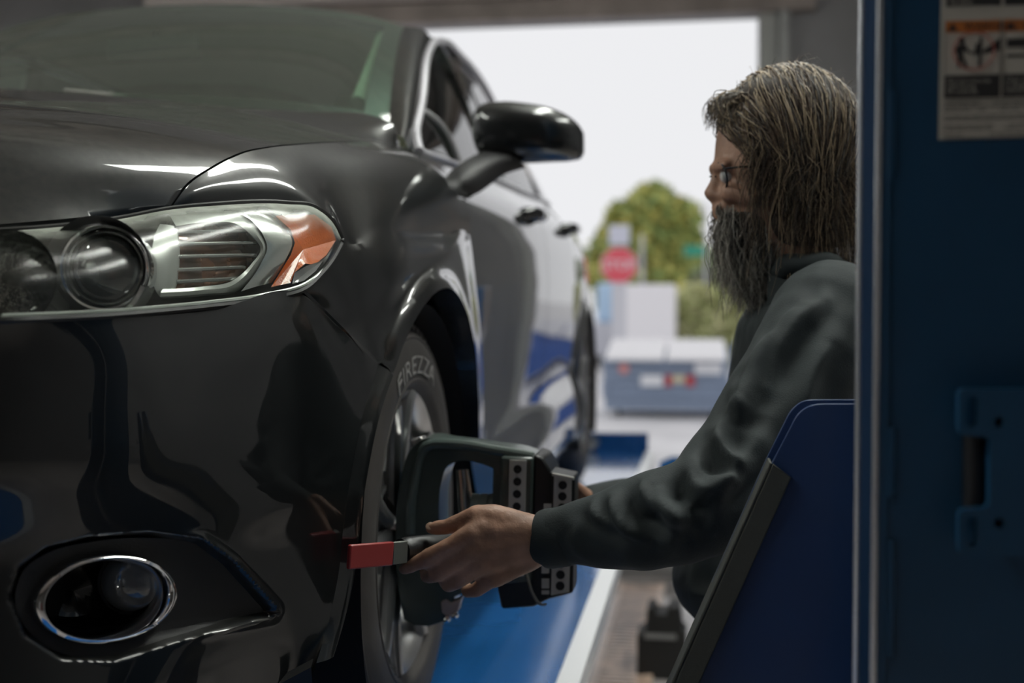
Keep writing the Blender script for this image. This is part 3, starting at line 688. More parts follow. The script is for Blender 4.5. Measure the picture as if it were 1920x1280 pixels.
# A pillar: strip from windshield edge to the window line
AW = WP[::6, -1]; na = len(AW)
DL0 = np.array((.775, .50, 1.012)); DL1 = P3(812, 80, .645)
DLO = crv([DL0, P3(791, 190, .725), P3(800, 110, .675), DL1], 6)
DLOr = np.array([DLO[int(round(k * (len(DLO) - 1) / (na - 1)))] for k in range(na)])
AP2 = surf([AW, [a * .5 + b * .5 + np.array((.012, -.012, .012)) for a, b in zip(AW, DLOr)], DLOr], 6, 3)
mb = MB(); mb.grid(AP2); pair(mb, 'windshield_pillar', PAINT, merge=.0004)
# roof
def roofrow(y, zc, xe, ze): return [np.array((0, y, zc)), np.array((xe * .45, y + .01, zc - .012)), np.array((xe * .78, y + .02, zc * .45 + ze * .55 + .02)), np.array((xe, y + .03, ze))]
RT_rows = [[WT[0], WT[2] * .55 + WT[1] * .45, WT[4] + np.array((-.02, -.01, .002)), DL1 + np.array((0, .0, .012))],
           roofrow(1.5, 1.487, .650, 1.437), roofrow(1.9, 1.489, .648, 1.432), roofrow(2.3, 1.465, .635, 1.40), roofrow(2.62, 1.42, .615, 1.345)]
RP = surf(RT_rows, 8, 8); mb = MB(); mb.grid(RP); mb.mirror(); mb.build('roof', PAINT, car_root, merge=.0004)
# rear window, trunk lid, tail panel
RW0 = [RP[-1][int(k)] for k in (0, 12, 24)]
RG = surf([RW0, [np.array((0, 3.0, 1.26)), np.array((.36, 3.01, 1.25)), np.array((.62, 3.02, 1.20))], [np.array((0, 3.38, 1.13)), np.array((.38, 3.36, 1.125)), np.array((.66, 3.30, 1.09))]], 6, 8)
DGLASS = thin_glass('tinted_glass', (.10, .12, .11), 1.5)
mb = MB(); mb.grid(RG); mb.mirror(); mb.build('rear_window', DGLASS, car_root, merge=.0004)
TG = surf([[np.array((0, 3.38, 1.128)), np.array((.38, 3.36, 1.122)), np.array((.70, 3.30, 1.085))], [np.array((0, 3.75, 1.13)), np.array((.35, 3.72, 1.12)), np.array((.66, 3.62, 1.07))], [np.array((0, 3.86, 1.10)), np.array((.33, 3.83, 1.09)), np.array((.62, 3.74, 1.03))],
           [np.array((0, 3.92, .7)), np.array((.33, 3.90, .7)), np.array((.60, 3.84, .68))], [np.array((0, 3.95, .5)), np.array((.35, 3.93, .5)), np.array((.62, 3.87, .45))], [np.array((0, 3.90, .25)), np.array((.35, 3.88, .25)), np.array((.62, 3.84, .22))]], 6, 8)
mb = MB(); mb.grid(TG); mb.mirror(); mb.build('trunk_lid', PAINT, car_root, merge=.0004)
# C pillar / upper quarter, closes the side between window line, rear glass and belt
yy = np.linspace(2.5, 3.9, 12); g = []
for y in yy:
    zb = belt(y); xb = S(y, zb)
    if y < 3.3: top = np.array((np.interp(y, [2.5, 3.3], [.615, .665]), y, np.interp(y, [2.5, 2.65, 3.02, 3.3], [1.352, 1.335, 1.20, 1.09])))
    else: top = np.array((np.interp(y, [3.3, 3.62, 3.9], [.69, .66, .58]), y, np.interp(y, [3.3, 3.62, 3.9], [1.085, 1.07, .95])))
    lo = np.array((xb, y, min(zb, top[2] - .004))); g.append([lo, lo * .5 + top * .5 + np.array((.012, 0, .008)), top])
g = surf(g, 2, 4); mb = MB(); mb.grid(g); pair(mb, 'roof_pillar', PAINT, merge=.0004)
# side glass: front quarter light, front door and rear door panes
RAIL = lambda y: np.array((np.interp(y, [1.3, 1.9, 2.3, 2.7], [.652, .655, .642, .622]), y, np.interp(y, [1.3, 1.5, 1.9, 2.3, 2.6, 2.75], [1.424, 1.43, 1.425, 1.392, 1.335, 1.29])))
def glasspane(name, ya, yb, topfun, n=14):
    g = []
    for i in range(n + 1):
        y = ya + (yb - ya) * i / n; lo = np.array((S(y, belt(y)) - .012, y, belt(y))); hi = topfun(y)
        g.append([lo, lo * .5 + hi * .5 + np.array((.012, 0, 0)), hi])
    mb = MB(); mb.grid(surf(g, 1, 6)); return mb
SG = thin_glass('side_glass', (.50, .60, .56), 1.5)
def toplineF(y):
    pts = DLO; i = int(np.argmin(np.abs(pts[:, 1] - y)));
    if y < DL1[1]:
        x = np.interp(y, pts[:, 1], pts[:, 0]); z = np.interp(y, pts[:, 1], pts[:, 2]); return np.array((x - .006, y, z - .006))
    r = RAIL(y); return r + np.array((-.004, 0, -.012))
pair(glasspane('w', .56, .90, toplineF, 10), 'quarter_light', SG, merge=.0003)
pair(glasspane('w', .915, 1.535, toplineF, 16), 'door_window', SG, merge=.0003)
pair(glasspane('w', 1.60, 2.62, lambda y: RAIL(y) + np.array((-.004, 0, -.012)), 16), 'door_window', DGLASS, merge=.0003)
# chrome window surround
loop = [np.array((S(.49, belt(.49)) + .001, .485, belt(.485)))] + list(DLO[3:]) + [RAIL(y) for y in (1.45, 1.6, 1.8, 2.0, 2.2, 2.4, 2.6)] + [np.array((S(2.74, belt(2.74)) - .09, 2.74, 1.16)), np.array((S(2.72, belt(2.72)), 2.70, belt(2.7)))]
lp = crv(loop, 4)
mb = MB(); mb.tube(lp, .0105, 8, up=(1, 0, 0)); 
bl = [np.array((S(y, belt(y)) + .001, y, belt(y) + .002)) for y in np.linspace(.485, 2.7, 24)]; mb.tube(bl, .008, 8)
pair(mb, 'window_trim', mat('satin_trim', (.72, .71, .76), .34, .75))
mb = MB()
p0 = np.array((S(.62, belt(.62)) - .004, .56, belt(.56))); p1 = toplineF(.86)
mb.tube(crv([np.array((S(.90, belt(.90)) - .008, .905, belt(.905))), np.array((.76, .84, 1.12)), toplineF(.80)], 6), .008, 8)
pair(mb, 'window_divider', mat('grey_trim', (.35, .35, .36), .35, .6))
mb = MB(); mb.bar(np.array((.735, 1.57, 1.04)), RAIL(1.57) + np.array((-.006, 0, -.01)), .06, .02, up=(1, 0, 0)); pair(mb, 'centre_pillar', GLOSSBLK)
# ---------------- interior
INT = mat('interior_dark', (.03, .03, .028), .8)
BEIGE = mat('beige_cloth', (.30, .27, .19), .85, bump=.2, bscale=300)
mb = MB(); mb.box((-.70, .62, .55), (.70, 1.0, .98)); mb.add([(-.7, .40, .99), (.7, .40, .99), (.7, .95, 1.01), (-.7, .95, 1.01)], [(0, 1, 2, 3)]); mb.build('dashboard', INT, car_root, bevel=.02)
mb = MB(); mb.box((-.72, .6, .20), (.72, 3.3, .34)); mb.box((-.66, 3.0, .3), (.66, 3.3, 1.05)); mb.box((-.80, -.3, .22), (-.70, 3.6, .9)); mb.build('floor_pan', INT, car_root)
def seat(cx, y):
    mb = MB(); mb.tube([(cx, y, .55), (cx, y + .05, .80), (cx, y + .12, 1.02), (cx, y + .15, 1.10)], [.22, .25, .22, .15], 16, flat=.36, up=(0, 1, 0)); mb.build('seat_back', BEIGE, car_root)
    mb = MB(); mb.tube([(cx, y + .14, 1.11), (cx, y + .14, 1.15), (cx, y + .15, 1.24), (cx, y + .16, 1.30)], [.10, .13, .13, .08], 14, flat=.5, up=(0, 1, 0)); mb.build('headrest', BEIGE, car_root)
    mb = MB(); mb.box((cx - .25, y - .45, .38), (cx + .25, y + .05, .56)); mb.build('seat_cushion', BEIGE, car_root, bevel=.04)
seat(.38, 1.42); seat(-.38, 1.42); seat(.4, 2.5); seat(-.4, 2.5)
mb = MB(); mb.lathe([(.178, -.012), (.19, 0), (.178, .012), (.166, 0), (.178, -.012)], (.38, .98, .92), (0, -1, .45), 28); mb.build('steering_wheel', INT, car_root)
mb = MB(); mb.grid(surf([[(-.5, 1.14, 1.405), (0, 1.1, 1.42), (.5, 1.14, 1.405)], [(-.58, 1.9, 1.42), (0, 1.9, 1.45), (.58, 1.9, 1.42)], [(-.52, 2.8, 1.29), (0, 2.8, 1.31), (.52, 2.8, 1.29)]], 6, 6)); mb.build('headliner', mat('headliner_cloth', (.22, .21, .18), .9), car_root)
mb = MB(); mb.tube([(0, 1.02, 1.39), (0, 1.0, 1.36)], .008, 8); mb.box((-.12, .985, 1.31), (.12, 1.01, 1.37)); mb.build('interior_mirror', PLASTIC, car_root, bevel=.008)
# inner trim of the A pillar, pale, seen through the windshield edge
mb = MB(); mb.tube([WP[6, -7] + (-.0, .03, -.03), WP[14, -6] + (0, .03, -.03), WP[-3, -6] + (0, .03, -.03)], .018, 8); pair(mb, 'pillar_trim', mat('pale_trim', (.42, .46, .36), .7))
# ---------------- added black box keeps the panel gaps dark; underbody shuts out light
mb = MB(); mb.box((-.66, -.70, .30), (.66, .38, .70)); mb.box((-.55, -.78, .40), (.55, -.5, .74)); mb.box((-.60, -.55, .60), (.60, .35, .84)); mb.build('dark_filler', DARKIN, car_root, smooth=False)
mb = MB(); mb.box((-.80, .62, .17), (.80, 2.35, .22)); mb.box((-.74, 2.2, .17), (.74, 3.8, .30)); mb.build('underbody', LINER, car_root, smooth=False)
# inner door skins keep daylight out of the cavity
mb = MB(); mb.add([(.80, .46, .2), (.80, 2.46, .2), (.765, 2.46, 1.02), (.765, .46, 1.02)], [(0, 1, 2, 3)]); pair(mb, 'door_lining', INT, smooth=False)
# wheel liners
for cy in (0, 2.85):
    mb = MB(); mb.lathe([(.372, .02), (.368, -.16), (.355, -.30)], (.90, cy, .335), (1, 0, 0), 40, RAD(-28), RAD(208), ref=(0, 1, 0) )
    mb.lathe([(.372, -.28), (.01, -.30)], (.90, cy, .335), (1, 0, 0), 40, RAD(-28), RAD(208), ref=(0, 1, 0))
    pair(mb, 'wheel_liner', LINER)
# ---------------- grille (centre, out of frame to the left)
mb = MB(); jn = int(np.argmin(np.abs(HP[0, :, 0] - .47))); te = HP[0, :jn + 1] + np.array((0, .006, -.006)); xs_ = te[:, 0]
jb = int(np.argmin(np.abs(BP[0, :, 0] - .47))); be = np.array([[np.interp(x, BP[0, :jb + 6, 0], BP[0, :jb + 6, k]) for k in range(3)] for x in xs_]) + np.array((0, .008, .0))
mb.grid(np.array([te, te * .5 + be * .5 + np.array((0, -.008, 0)), be])); mb.mirror(); mb.build('grille_header', GLOSSBLK, car_root, merge=.0004)
def front_y(x, z):
    h = BP_bvh.ray_cast(Vector((x, -2., z)), Vector((0, 1, 0))); return h[0].y if h[0] is not None else yplan(x)
gz = lambda z: .40 - .10 * abs(z - .60) / .12
mb = MB(); zs = np.linspace(.475, .675, 9); mb.grid(np.array([[(x * gz(z), front_y(abs(x * gz(z)), z) - .004, z) for x in np.linspace(0, 1, 12)] for z in zs])); mb.mirror(); mb.build('grille_mesh', DARKIN, car_root, merge=.0004)
for z in np.linspace(.495, .655, 6):
    mb = MB(); xs_ = np.linspace(-1, 1, 21) * gz(z); mb.tube([(x, front_y(abs(x), z) - .010, z) for x in xs_], .009, 8, flat=.8); mb.build('grille_bar', CHROME, car_root)
mb = MB(); lp_ = [(gz(z), z) for z in zs] + [(x, zs[-1]) for x in np.linspace(gz(zs[-1]), -gz(zs[-1]), 15)[1:]] + [(-gz(z), z) for z in zs[::-1]][1:] + [(x, zs[0]) for x in np.linspace(-gz(zs[0]), gz(zs[0]), 15)[1:]]
mb.tube([(x, front_y(abs(x), z) - .006, z) for x, z in lp_], .011, 8, cap=False); mb.build('grille_surround', CHROME, car_root)
# ---------------- wipers
WIP = mat('wiper_black', (.22, .22, .20), .4)
mb = MB()
wa = P3(205, 180, None, .42); wb = P3(408, 197, None, .50)
mb.tube([P3(120, 171, None, .40), wa, wb], [.006, .0075, .007], 8); mb.tube([wb, wb + np.array((.012, 0, 0))], [.009, .009], 8)
mb.tube([wb + np.array((.002, -.002, -.004)), P3(430, 200, None, .5), P3(640, 232, None, .56)], [.011, .010, .004], 8, flat=.6)
mb.build('wiper_arm', WIP, car_root)
# ---------------- door mirror
def mirror_shell():
    # lateral stations of the housing: (px of section, top py, bottom py, front bulge)
    st = [(893, 214, 268, .055), (905, 200, 296, .075), (940, 193, 303, .088), (990, 196, 306, .090), (1040, 206, 304, .082), (1072, 222, 302, .066), (1088, 237, 298, .045), (1095, 250, 286, .020)]
    yb = .80
    rows = []
    for (px, pt, pb, dep) in st:
        T = P3(px, pt, None, yb); B = P3(px, pb, None, yb); c = (T + B) / 2; h = np.linalg.norm(T - B) / 2; ring = []
        for k in range(20):
            th = 2 * math.pi * k / 20; cz = math.cos(th); sy = math.sin(th)
            e = .6
            z = c[2] + h * math.copysign(abs(cz) ** e, cz); dy = -dep * max(0, sy) ** .8 if sy > 0 else .018 * min(1, abs(sy) * 1.4)
            ring.append((c[0], yb + dy, z))
        ring.append(ring[0]); rows.append(ring)
    return surf(rows, 4, 2)
mb = MB(); MS = mirror_shell(); mb.grid(MS)
for e in (MS[0], MS[-1]):
    c = e.mean(0); mb.add([c] + list(e), [(0, i + 1, i + 2) for i in range(len(e) - 1)])
mirror_o = pair(mb, 'door_mirror', PAINT, merge=.0004, sharp=50)
arm = MB()
A_rows = []
for (px0, py0), (px1, py1), ya, yb2 in (((829, 338), (866, 372), .62, .70), ((850, 316), (893, 362), .64, .74), ((880, 296), (918, 346), .68, .78), ((905, 284), (945, 326), .72, .80), ((930, 279), (985, 313), .76, .80)):
    T = P3(px0, py0, None, ya); B = P3(px1, py1, None, ya); mid_f = (T + B) / 2 + np.array((.012, -.03, .0)); bk = (T + B) / 2 + np.array((-.012, .06, 0))
    A_rows.append([T, mid_f, B, bk, T])
arm.grid(surf(A_rows, 4, 5)); pair(arm, 'mirror_arm', PLASTIC, merge=.0004)
# ---------------- door handles
for (px, py) in ((1012, 404), (1078, 430)):
    c = P3(px, py, .925); x = S(c[1], c[2])
    mb = MB(); mb.tube(crv([(x - .005, c[1] - .085, c[2]), (x + .024, c[1] - .068, c[2] + .001), (x + .034, c[1], c[2] + .003), (x + .026, c[1] + .07, c[2] + .004), (x - .005, c[1] + .09, c[2] + .004)], 5), .013, 10, flat=1.3, up=(0, 0, 1))
    pair(mb, 'door_handle', GLOSSBLK)
# ---------------- wheels
def wheel(x, y, side):
    w_ = empty('wheel'); w_.parent = car_root; w_.location = (x, y, .3412); 
    if side < 0: w_.rotation_euler = (0, 0, math.pi)
    # tyre (axis +x, outer face at x=0)
    t = MB(); prof = [(.215, -.205), (.232, -.212), (.285, -.222), (.318, -.212), (.331, -.19), (.335, -.15), (.3355, -.105), (.335, -.06), (.331, -.024), (.3235, -.008), (.316, -.002), (.3145, -.0005), (.312, -.0005), (.310, -.002), (.297, .003), (.280, .006), (.262, .0065), (.247, .004), (.2445, .0055), (.241, .005), (.236, .001), (.226, -.010), (.219, -.012)]
    t.lathe(prof, ax=(1, 0, 0), n=96, ref=(0, 0, 1)); t.build('tyre', RUBBER, w_)
    # tread: grooves cut as blocks standing on the carcass
    tb = MB()
    for k in range(72):
        a = 2 * math.pi * k / 72; c, s = math.cos(a), math.sin(a); d = RAD(1.9)
        for (x0, x1) in ((-.045, -.012), (-.10, -.052), (-.155, -.108), (-.20, -.163)):
            vs = []
            for rr in (.331, .3405):
                for aa in (a - d, a + d):
                    for xx in (x0, x1): vs.append((xx, -math.sin(aa) * (rr - (.004 if xx == -.012 else 0)), math.cos(aa) * (rr - (.004 if xx == -.012 else 0))))
            tb.add(vs, [(4, 5, 7, 6), (0, 1, 5, 4), (2, 6, 7, 3), (0, 4, 6, 2), (1, 3, 7, 5)])
    tag(tb.build('tread', RUBBER, w_, smooth=False, recalc=True), kind='stuff')
    # rim
    r = MB(); r.lathe([(.214, -.19), (.205, -.185), (.198, -.15), (.196, -.06), (.205, -.03), (.217, -.012), (.2265, -.0075), (.2285, -.010), (.226, -.014)], ax=(1, 0, 0), n=80, ref=(0, 0, 1)); r.build('rim', SATIN, w_)
    # five twin spokes
    for k in range(5):
        a = RAD(90 + 6) + 2 * math.pi * k / 5; sp = MB()
        for sd in (-1, 1):
            pts = []; wd = []
            for q, rr in enumerate((.030, .09, .15, .200, .218)):
                off = sd * [.006, .016, .026, .040, .052][q]; xx = [-.030, -.026, -.020, -.015, -.013][q]
                pts.append((xx, rr * math.cos(a) - off * math.sin(a), rr * math.sin(a) + off * math.cos(a)))
            sp.tube(crv(pts, 4), [.0155] * 17, 10, flat=.8, up=(1, 0, 0))
        sp.build('spoke', SATIN, w_)
    h = MB(); h.lathe([(.001, -.010), (.025, -.010), (.031, -.014), (.034, -.022), (.060, -.028), (.072, -.040), (.072, -.10)], ax=(1, 0, 0), n=40, ref=(0, 0, 1)); h.build('wheel_hub', SATIN, w_)
    for k in range(5):
        a = 2 * math.pi * k / 5 + .3; n_ = MB(); n_.lathe([(.001, -.012), (.009, -.013), (.0105, -.018), (.0105, -.04)], (0, .054 * math.cos(a), .054 * math.sin(a)), (1, 0, 0), 6); n_.build('lug_nut', CHROME, w_, sharp=30)
    d = MB(); d.lathe([(.02, -.085), (.150, -.085), (.150, -.105), (.02, -.105)], ax=(1, 0, 0), n=48, ref=(0, 0, 1)); d.build('brake_disc', mat('brake_steel', (.25, .24, .23), .4, .9), w_)
    cal = MB(); cal.lathe([(.155, -.06), (.165, -.07), (.165, -.12), (.10, -.12), (.10, -.06), (.155, -.06)], ax=(1, 0, 0), n=12, a0=RAD(60), a1=RAD(120), ref=(0, 1, 0)); cal.build('brake_caliper', mat('caliper_grey', (.12, .12, .12), .5, .5), w_)
    return w_
wl = wheel(.902, 0, 1); wheel(.902, 2.85, 1); wheel(-.902, 0, -1); wheel(-.902, 2.85, -1)
# raised lettering on the front tyre's side wall
def text_mesh(txt, size, ext=0.):
    c = bpy.data.curves.new('lettering', 'FONT'); c.body = txt; c.size = size; c.extrude = ext; c.align_x = 'CENTER'; c.resolution_u = 3
    o = bpy.data.objects.new('tmp_text', c); COL.objects.link(o)
    dg = bpy.context.evaluated_depsgraph_get(); me = bpy.data.meshes.new_from_object(o.evaluated_get(dg)); bpy.data.objects.remove(o)
    return me
LET = mat('tyre_lettering', (.30, .29, .28), .55)
me = text_mesh('FIREZZA', .052, .0008)
for v in me.vertices:
    x, y, z = v.co; th = -(x * 1.35) / .268; rr = .255 + y * .80
    v.co = (.0068 + z, math.sin(-th) * rr * -1 * -1, math.cos(th) * rr)
for v in me.vertices: v.co.y = -v.co.y * -1
me.materials.append(LET); lo = bpy.data.objects.new('tyre_lettering', me); COL.objects.link(lo); lo.parent = wl
# ---------------- headlight
LENS = thin_glass('headlight_lens', (.90, .92, .90), 1.45, .22, haze=((.62, .66, .58), .86, 1.35, .62, .03))
ht = [np.array((.43, -.83, .775)), P3(-80, 436, .57), P3(0, 433, .612), P3(120, 424, .658), P3(230, 409, .698), P3(312, 393, .73), P3(400, 384, .768), P3(540, 381, .824), P3(590, 388, .847), P3(623, 414, .863), P3(641, 450, .869)]
hb = [np.array((.44, -.875, .712)), P3(-100, 604, .62), P3(0, 601, .677), P3(100, 597, .710), P3(200, 592, .743), P3(300, 584, .772), P3(400, 574, .800), P3(500, 561, .831), P3(562, 546, .860), P3(605, 510, .871), P3(640, 455, .869)]
fw = np.array((.25, -.95, .0))
mids = []
for h_, v_, b in ((.36, .13, .006), (.66, .34, .010), (.88, .65, .009)):
    row = []
    for k, (a, c) in enumerate(zip(ht, hb)):
        p = a + (c - a) * np.array((h_, h_, v_)); n = np.array((.35 + .05 * k, -1., .25)); n /= np.linalg.norm(n); row.append(p + n * b * (1 if k < 9 else [.6, .2][k - 9]))
    mids.append(row)
LP = surf([ht, *mids, hb], 6, 6)
mb = MB(); mb.grid(LP)
lens_bvh = BVHTree.FromPolygons(mb.v, mb.f)
def wear_attr(o, nr, nc):
    me = o.data; a = me.attributes.new('wear', 'FLOAT', 'POINT')
    vals = []
    for i in range(nr):
        for j in range(nc):
            s = 1 - i / (nr - 1); t = j / (nc - 1)
            vals.append(s * (1.0 + .25 * max(0, t - .35)) )
    a.data.foreach_set('value', vals)
lens = mb.build('headlight_lens', LENS, car_root, recalc=False); wear_attr(lens, *LP.shape[:2])
r = MB(); r.v = [(-x, y, z) for x, y, z in mb.v]; r.f = [f[::-1] for f in mb.f]; r.mi = mb.mi
l2_ = r.build('headlight_lens', LENS, car_root, recalc=False); wear_attr(l2_, *LP.shape[:2])
# rubber seal / dark edge round the lens
edge = np.vstack([LP[0], LP[1:, -1], LP[-1, ::-1][1:]])
mb = MB(); mb.tube(edge, .0038, 6, cap=False); pair(mb, 'headlight_seal', mat('seal_rubber', (.01, .01, .01), .5))
# bright light-pipe bead along the lower rear edge
tipb = [hit(lens_bvh, *p, .004) for p in ((636, 470), (612, 500), (590, 521), (560, 538), (500, 552), (400, 566), (300, 576), (200, 584), (100, 589), (4, 593))]
tipb = [p for p in tipb if p is not None]
mb = MB(); mb.tube(crv(tipb, 5), .0028, 8); pair(mb, 'light_pipe', mat('clear_pipe', (.62, .66, .62), .2, coat=.8))
# backing bowl
LN = nrm(LP); LN = LN if LN[10, 20, 1] < 0 else -LN
din = np.array((-.32, .92, -.12)); din /= np.linalg.norm(din)
wI = np.sin(np.linspace(.0, math.pi, LP.shape[0]))[:, None, None] ** .5; wJ = np.ones(LP.shape[1]); wJ[-18:] = np.linspace(1, .15, 18)
HB_ = LP + din * (.020 + .105 * wI) * wJ[None, :, None]
mb = MB(); mb.grid(HB_)
pair(mb, 'headlight_housing', mat('housing_dark', (.055, .055, .052), .35, .4))
mb = MB()
for e0, e1 in ((LP[0], HB_[0]), (LP[-1], HB_[-1])): mb.grid(np.array([e0, e1]))
pair(mb, 'headlight_bezel', mat('bezel_silver', (.34, .35, .34), .25, .8))
def inpoly(poly, off, thick, name, m, sub=3, bulge=0., **k):
    """plate inside the lamp, outline traced on the lens and set back by off"""
    ps = []
    n = len(poly)
    for i in range(n):
        a, b = poly[i], poly[(i + 1) % n]
        for q in range(sub): ps.append((a[0] + (b[0] - a[0]) * q / sub, a[1] + (b[1] - a[1]) * q / sub))
    o_ = off if callable(off) else (lambda x, y: off)
    P = [hit(lens_bvh, *p, o_(*p)) for p in ps]
    if any(p is None for p in P): P = [p for p in P if p is not None]
    d = np.array((-.25, .9, -.1)); d /= np.linalg.norm(d)
    mb = MB(); c = np.mean(P, axis=0); n = len(P)
    mb.add([c] + P, [(0, i + 1, (i + 1) % n + 1) for i in range(n)]); mb.grid(np.array([P + P[:1], [p + d * thick for p in P + P[:1]]]))
    return pair(mb, name, m, **k)
def instrip(outer, inner, off, name, m, thick=.006, closed=False, hump=.004):
    A = [hit(lens_bvh, *p, off) for p in outer]; B = [hit(lens_bvh, *p, off) for p in inner]
    A = crv(A, 6); B = crv(B, 6)
    d = np.array((-.25, .9, -.1)); d /= np.linalg.norm(d)
    mb = MB(); mb.grid(np.array([A + d * thick, A, A * .5 + B * .5 - d * hump, B, B + d * thick])); return pair(mb, name, m, sharp=40)
AMBER = mat('amber_reflector', (.85, .17, .015), .18, coat=.8, bump=.5, bscale=350, spec=.6)
AMBER.node_tree.nodes['Principled BSDF'].inputs['Subsurface Weight'].default_value = .0
inpoly([(516, 404), (590, 402), (622, 425), (630, 450), (612, 478), (590, 496), (572, 494), (553, 510), (545, 530), (508, 538), (545, 478), (553, 455), (545, 430)], .016, .01, 'amber_reflector', AMBER)
# clear lower corner of the side marker
inpoly([(575, 498), (606, 488), (592, 508), (570, 526), (548, 532), (552, 512)], .013, .008, 'marker_lens', mat('marker_clear', (.45, .44, .45), .12, coat=1.))
SILVER = mat('lamp_silver', (.60, .62, .60), .22, .85)
PALE = mat('lamp_pale', (.50, .52, .49), .35, .3, coat=.5)
instrip([(470, 396), (505, 400), (538, 428), (548, 455), (538, 482), (508, 530)], [(452, 402), (470, 412), (492, 438), (501, 462), (490, 492), (452, 546)], .018, 'signal_bezel', SILVER, .02)
instrip([(318, 402), (400, 396), (456, 402), (484, 432), (500, 463), (482, 500), (446, 540), (380, 551), (300, 556)], [(330, 424), (400, 416), (448, 422), (472, 442), (488, 463), (470, 496), (436, 526), (380, 537), (305, 542)], .022, 'signal_frame', PALE, .02)
inpoly([(332, 420), (400, 414), (448, 420), (472, 442), (488, 463), (470, 496), (436, 527), (380, 538), (318, 545), (325, 480)], .045, .005, 'signal_reflector', mat('signal_reflector', (.14, .055, .025), .18, .5, coat=1., noise_amt=.8, nscale=30))
for (y0, y1) in ((436, 432), (458, 455), (481, 478), (506, 500), (528, 520)):
    A = [hit(lens_bvh, x, y0 + (y1 - y0) * (x - 330) / 150, .030) for x in np.linspace(330, 476 if y0 < 500 else 455, 10)]
    mb = MB(); mb.tube(A, .0022, 6); mb.tube([a + np.array((0, .006, .0)) for a in A], .0022, 6); pair(mb, 'signal_rib', SILVER)
instrip([(300, 420), (288, 450), (284, 500), (292, 545), (300, 556)], [(330, 424), (334, 450), (333, 500), (322, 545), (318, 548)], .026, 'signal_shoulder', PALE, .01)
# projector lamp
pc_ = hit(lens_bvh, 200, 503, .040); pax = np.array((.20, -1., .03)); pax /= np.linalg.norm(pax)
R_ = .0365
mb = MB(); mb.lathe([(R_ * math.sin(t), .016 * math.cos(t)) for t in np.linspace(.02, math.pi / 2, 14)], pc_, pax, 44)
pair(mb, 'projector_lens', mat('projector_glass', (.016, .020, .022), .03, 0, coat=1., spec=.8))
mb = MB(); mb.lathe([(R_, .000), (R_ * 1.05, .004), (R_ * 1.10, .003), (R_ * 1.12, -.004), (R_ * 1.15, -.03)], pc_, pax, 44); pair(mb, 'projector_ring', mat('ring_ribbed', (.20, .21, .20), .3, .8, bump=.6, bscale=500))
mb = MB(); mb.lathe([(R_ * 1.16, .004), (R_ * 1.20, .012), (R_ * 1.26, .014), (R_ * 1.30, .006), (R_ * 1.30, -.03)], pc_ , pax, 52); pair(mb, 'projector_bezel', CHROME)
mb = MB(); mb.lathe([(R_ * 1.34, -.004), (R_ * 1.55, .020), (R_ * 1.66, .018), (R_ * 1.70, -.02)], pc_ + np.array((-.012, .0, 0)), pax, 52, RAD(70), RAD(250), ref=(0, 0, 1)); pair(mb, 'projector_shroud', SILVER)
mb = MB(); mb.lathe([(R_ * 1.32, -.012), (R_ * 1.58, .004)], pc_ + np.array((-.010, 0, 0)), pax, 52); pair(mb, 'projector_collar', mat('collar_grey', (.13, .13, .13), .3, .7))
# high-beam reflector with bulb, cut off by the frame
hc = hit(lens_bvh, 22, 522, .045)
mb = MB(); mb.lathe([(.006, -.03), (.020, -.026), (.036, -.014), (.048, .006), (.050, .010)], hc, pax, 30); pair(mb, 'high_beam_reflector', mat('facet_chrome', (.55, .56, .55), .16, 1., bump=1., bscale=90, bdist=.004))
mb = MB(); mb.lathe([(.001, .016), (.006, .014), (.008, .004), (.008, -.03)], hc, pax, 16); pair(mb, 'high_beam_bulb', GLOSSBLK)
# ================================================================== near lift post with its gusset, label and bracket
def plate2d(name, outer, holes, thick, m, parent, to3d, normal, bev=0., res=2):
    """flat plate with real holes: 2-D outline filled, then mapped to 3-D by to3d(u, v) and thickened along normal"""
    c = bpy.data.curves.new(name, 'CURVE'); c.dimensions = '2D'; c.fill_mode = 'BOTH'; c.extrude = thick / 2; c.bevel_depth = bev; c.bevel_resolution = res
    for loop in [outer] + holes:
        sp = c.splines.new('POLY'); sp.points.add(len(loop) - 1); sp.use_cyclic_u = True
        for q, p in zip(sp.points, loop): q.co = (p[0], p[1], 0, 1)
    t = bpy.data.objects.new('tmp', c); COL.objects.link(t); dg = bpy.context.evaluated_depsgraph_get(); me = bpy.data.meshes.new_from_object(t.evaluated_get(dg)); bpy.data.objects.remove(t)
    nn = np.array(normal, float)
    for v in me.vertices: v.co = to3d(v.co.x, v.co.y) + nn * v.co.z
    me.materials.clear(); me.materials.append(m)
    bm = bmesh.new(); bm.from_mesh(me); bmesh.ops.remove_doubles(bm, verts=bm.verts, dist=1e-5); bmesh.ops.recalc_face_normals(bm, faces=bm.faces); bm.to_mesh(me); bm.free()
    me.polygons.foreach_set('use_smooth', [True] * len(me.polygons)); me.set_sharp_from_angle(angle=RAD(40))
    o = bpy.data.objects.new(name, me); COL.objects.link(o); o.parent = parent
    return o
def arc(cx, cy, r, a0, a1, n=8, ry=None): return [(cx + r * math.cos(RAD(a0 + (a1 - a0) * k / n)), cy + (ry or r) * math.sin(RAD(a0 + (a1 - a0) * k / n))) for k in range(n + 1)]
def circ(cx, cy, r, n=20): return [(cx + r * math.cos(2 * math.pi * k / n), cy + r * math.sin(2 * math.pi * k / n)) for k in range(n)]
PB = mat('post_blue', (.008, .055, .125), .42, coat=.15, noise_amt=.12, nscale=6, bump=.03, bscale=200)
PY = 1.04; px0 = at(1641, 640, None, None, PY)[0]
post = empty('lift_post', (px0, PY, 0)); tag(post, 'tall blue steel lift post with a warning label at the right edge', 'lift post')
MB().box((0, 0, 0), (.42, .012, 3.1)).build('web', PB, post, smooth=True, bevel=.005, bseg=3)
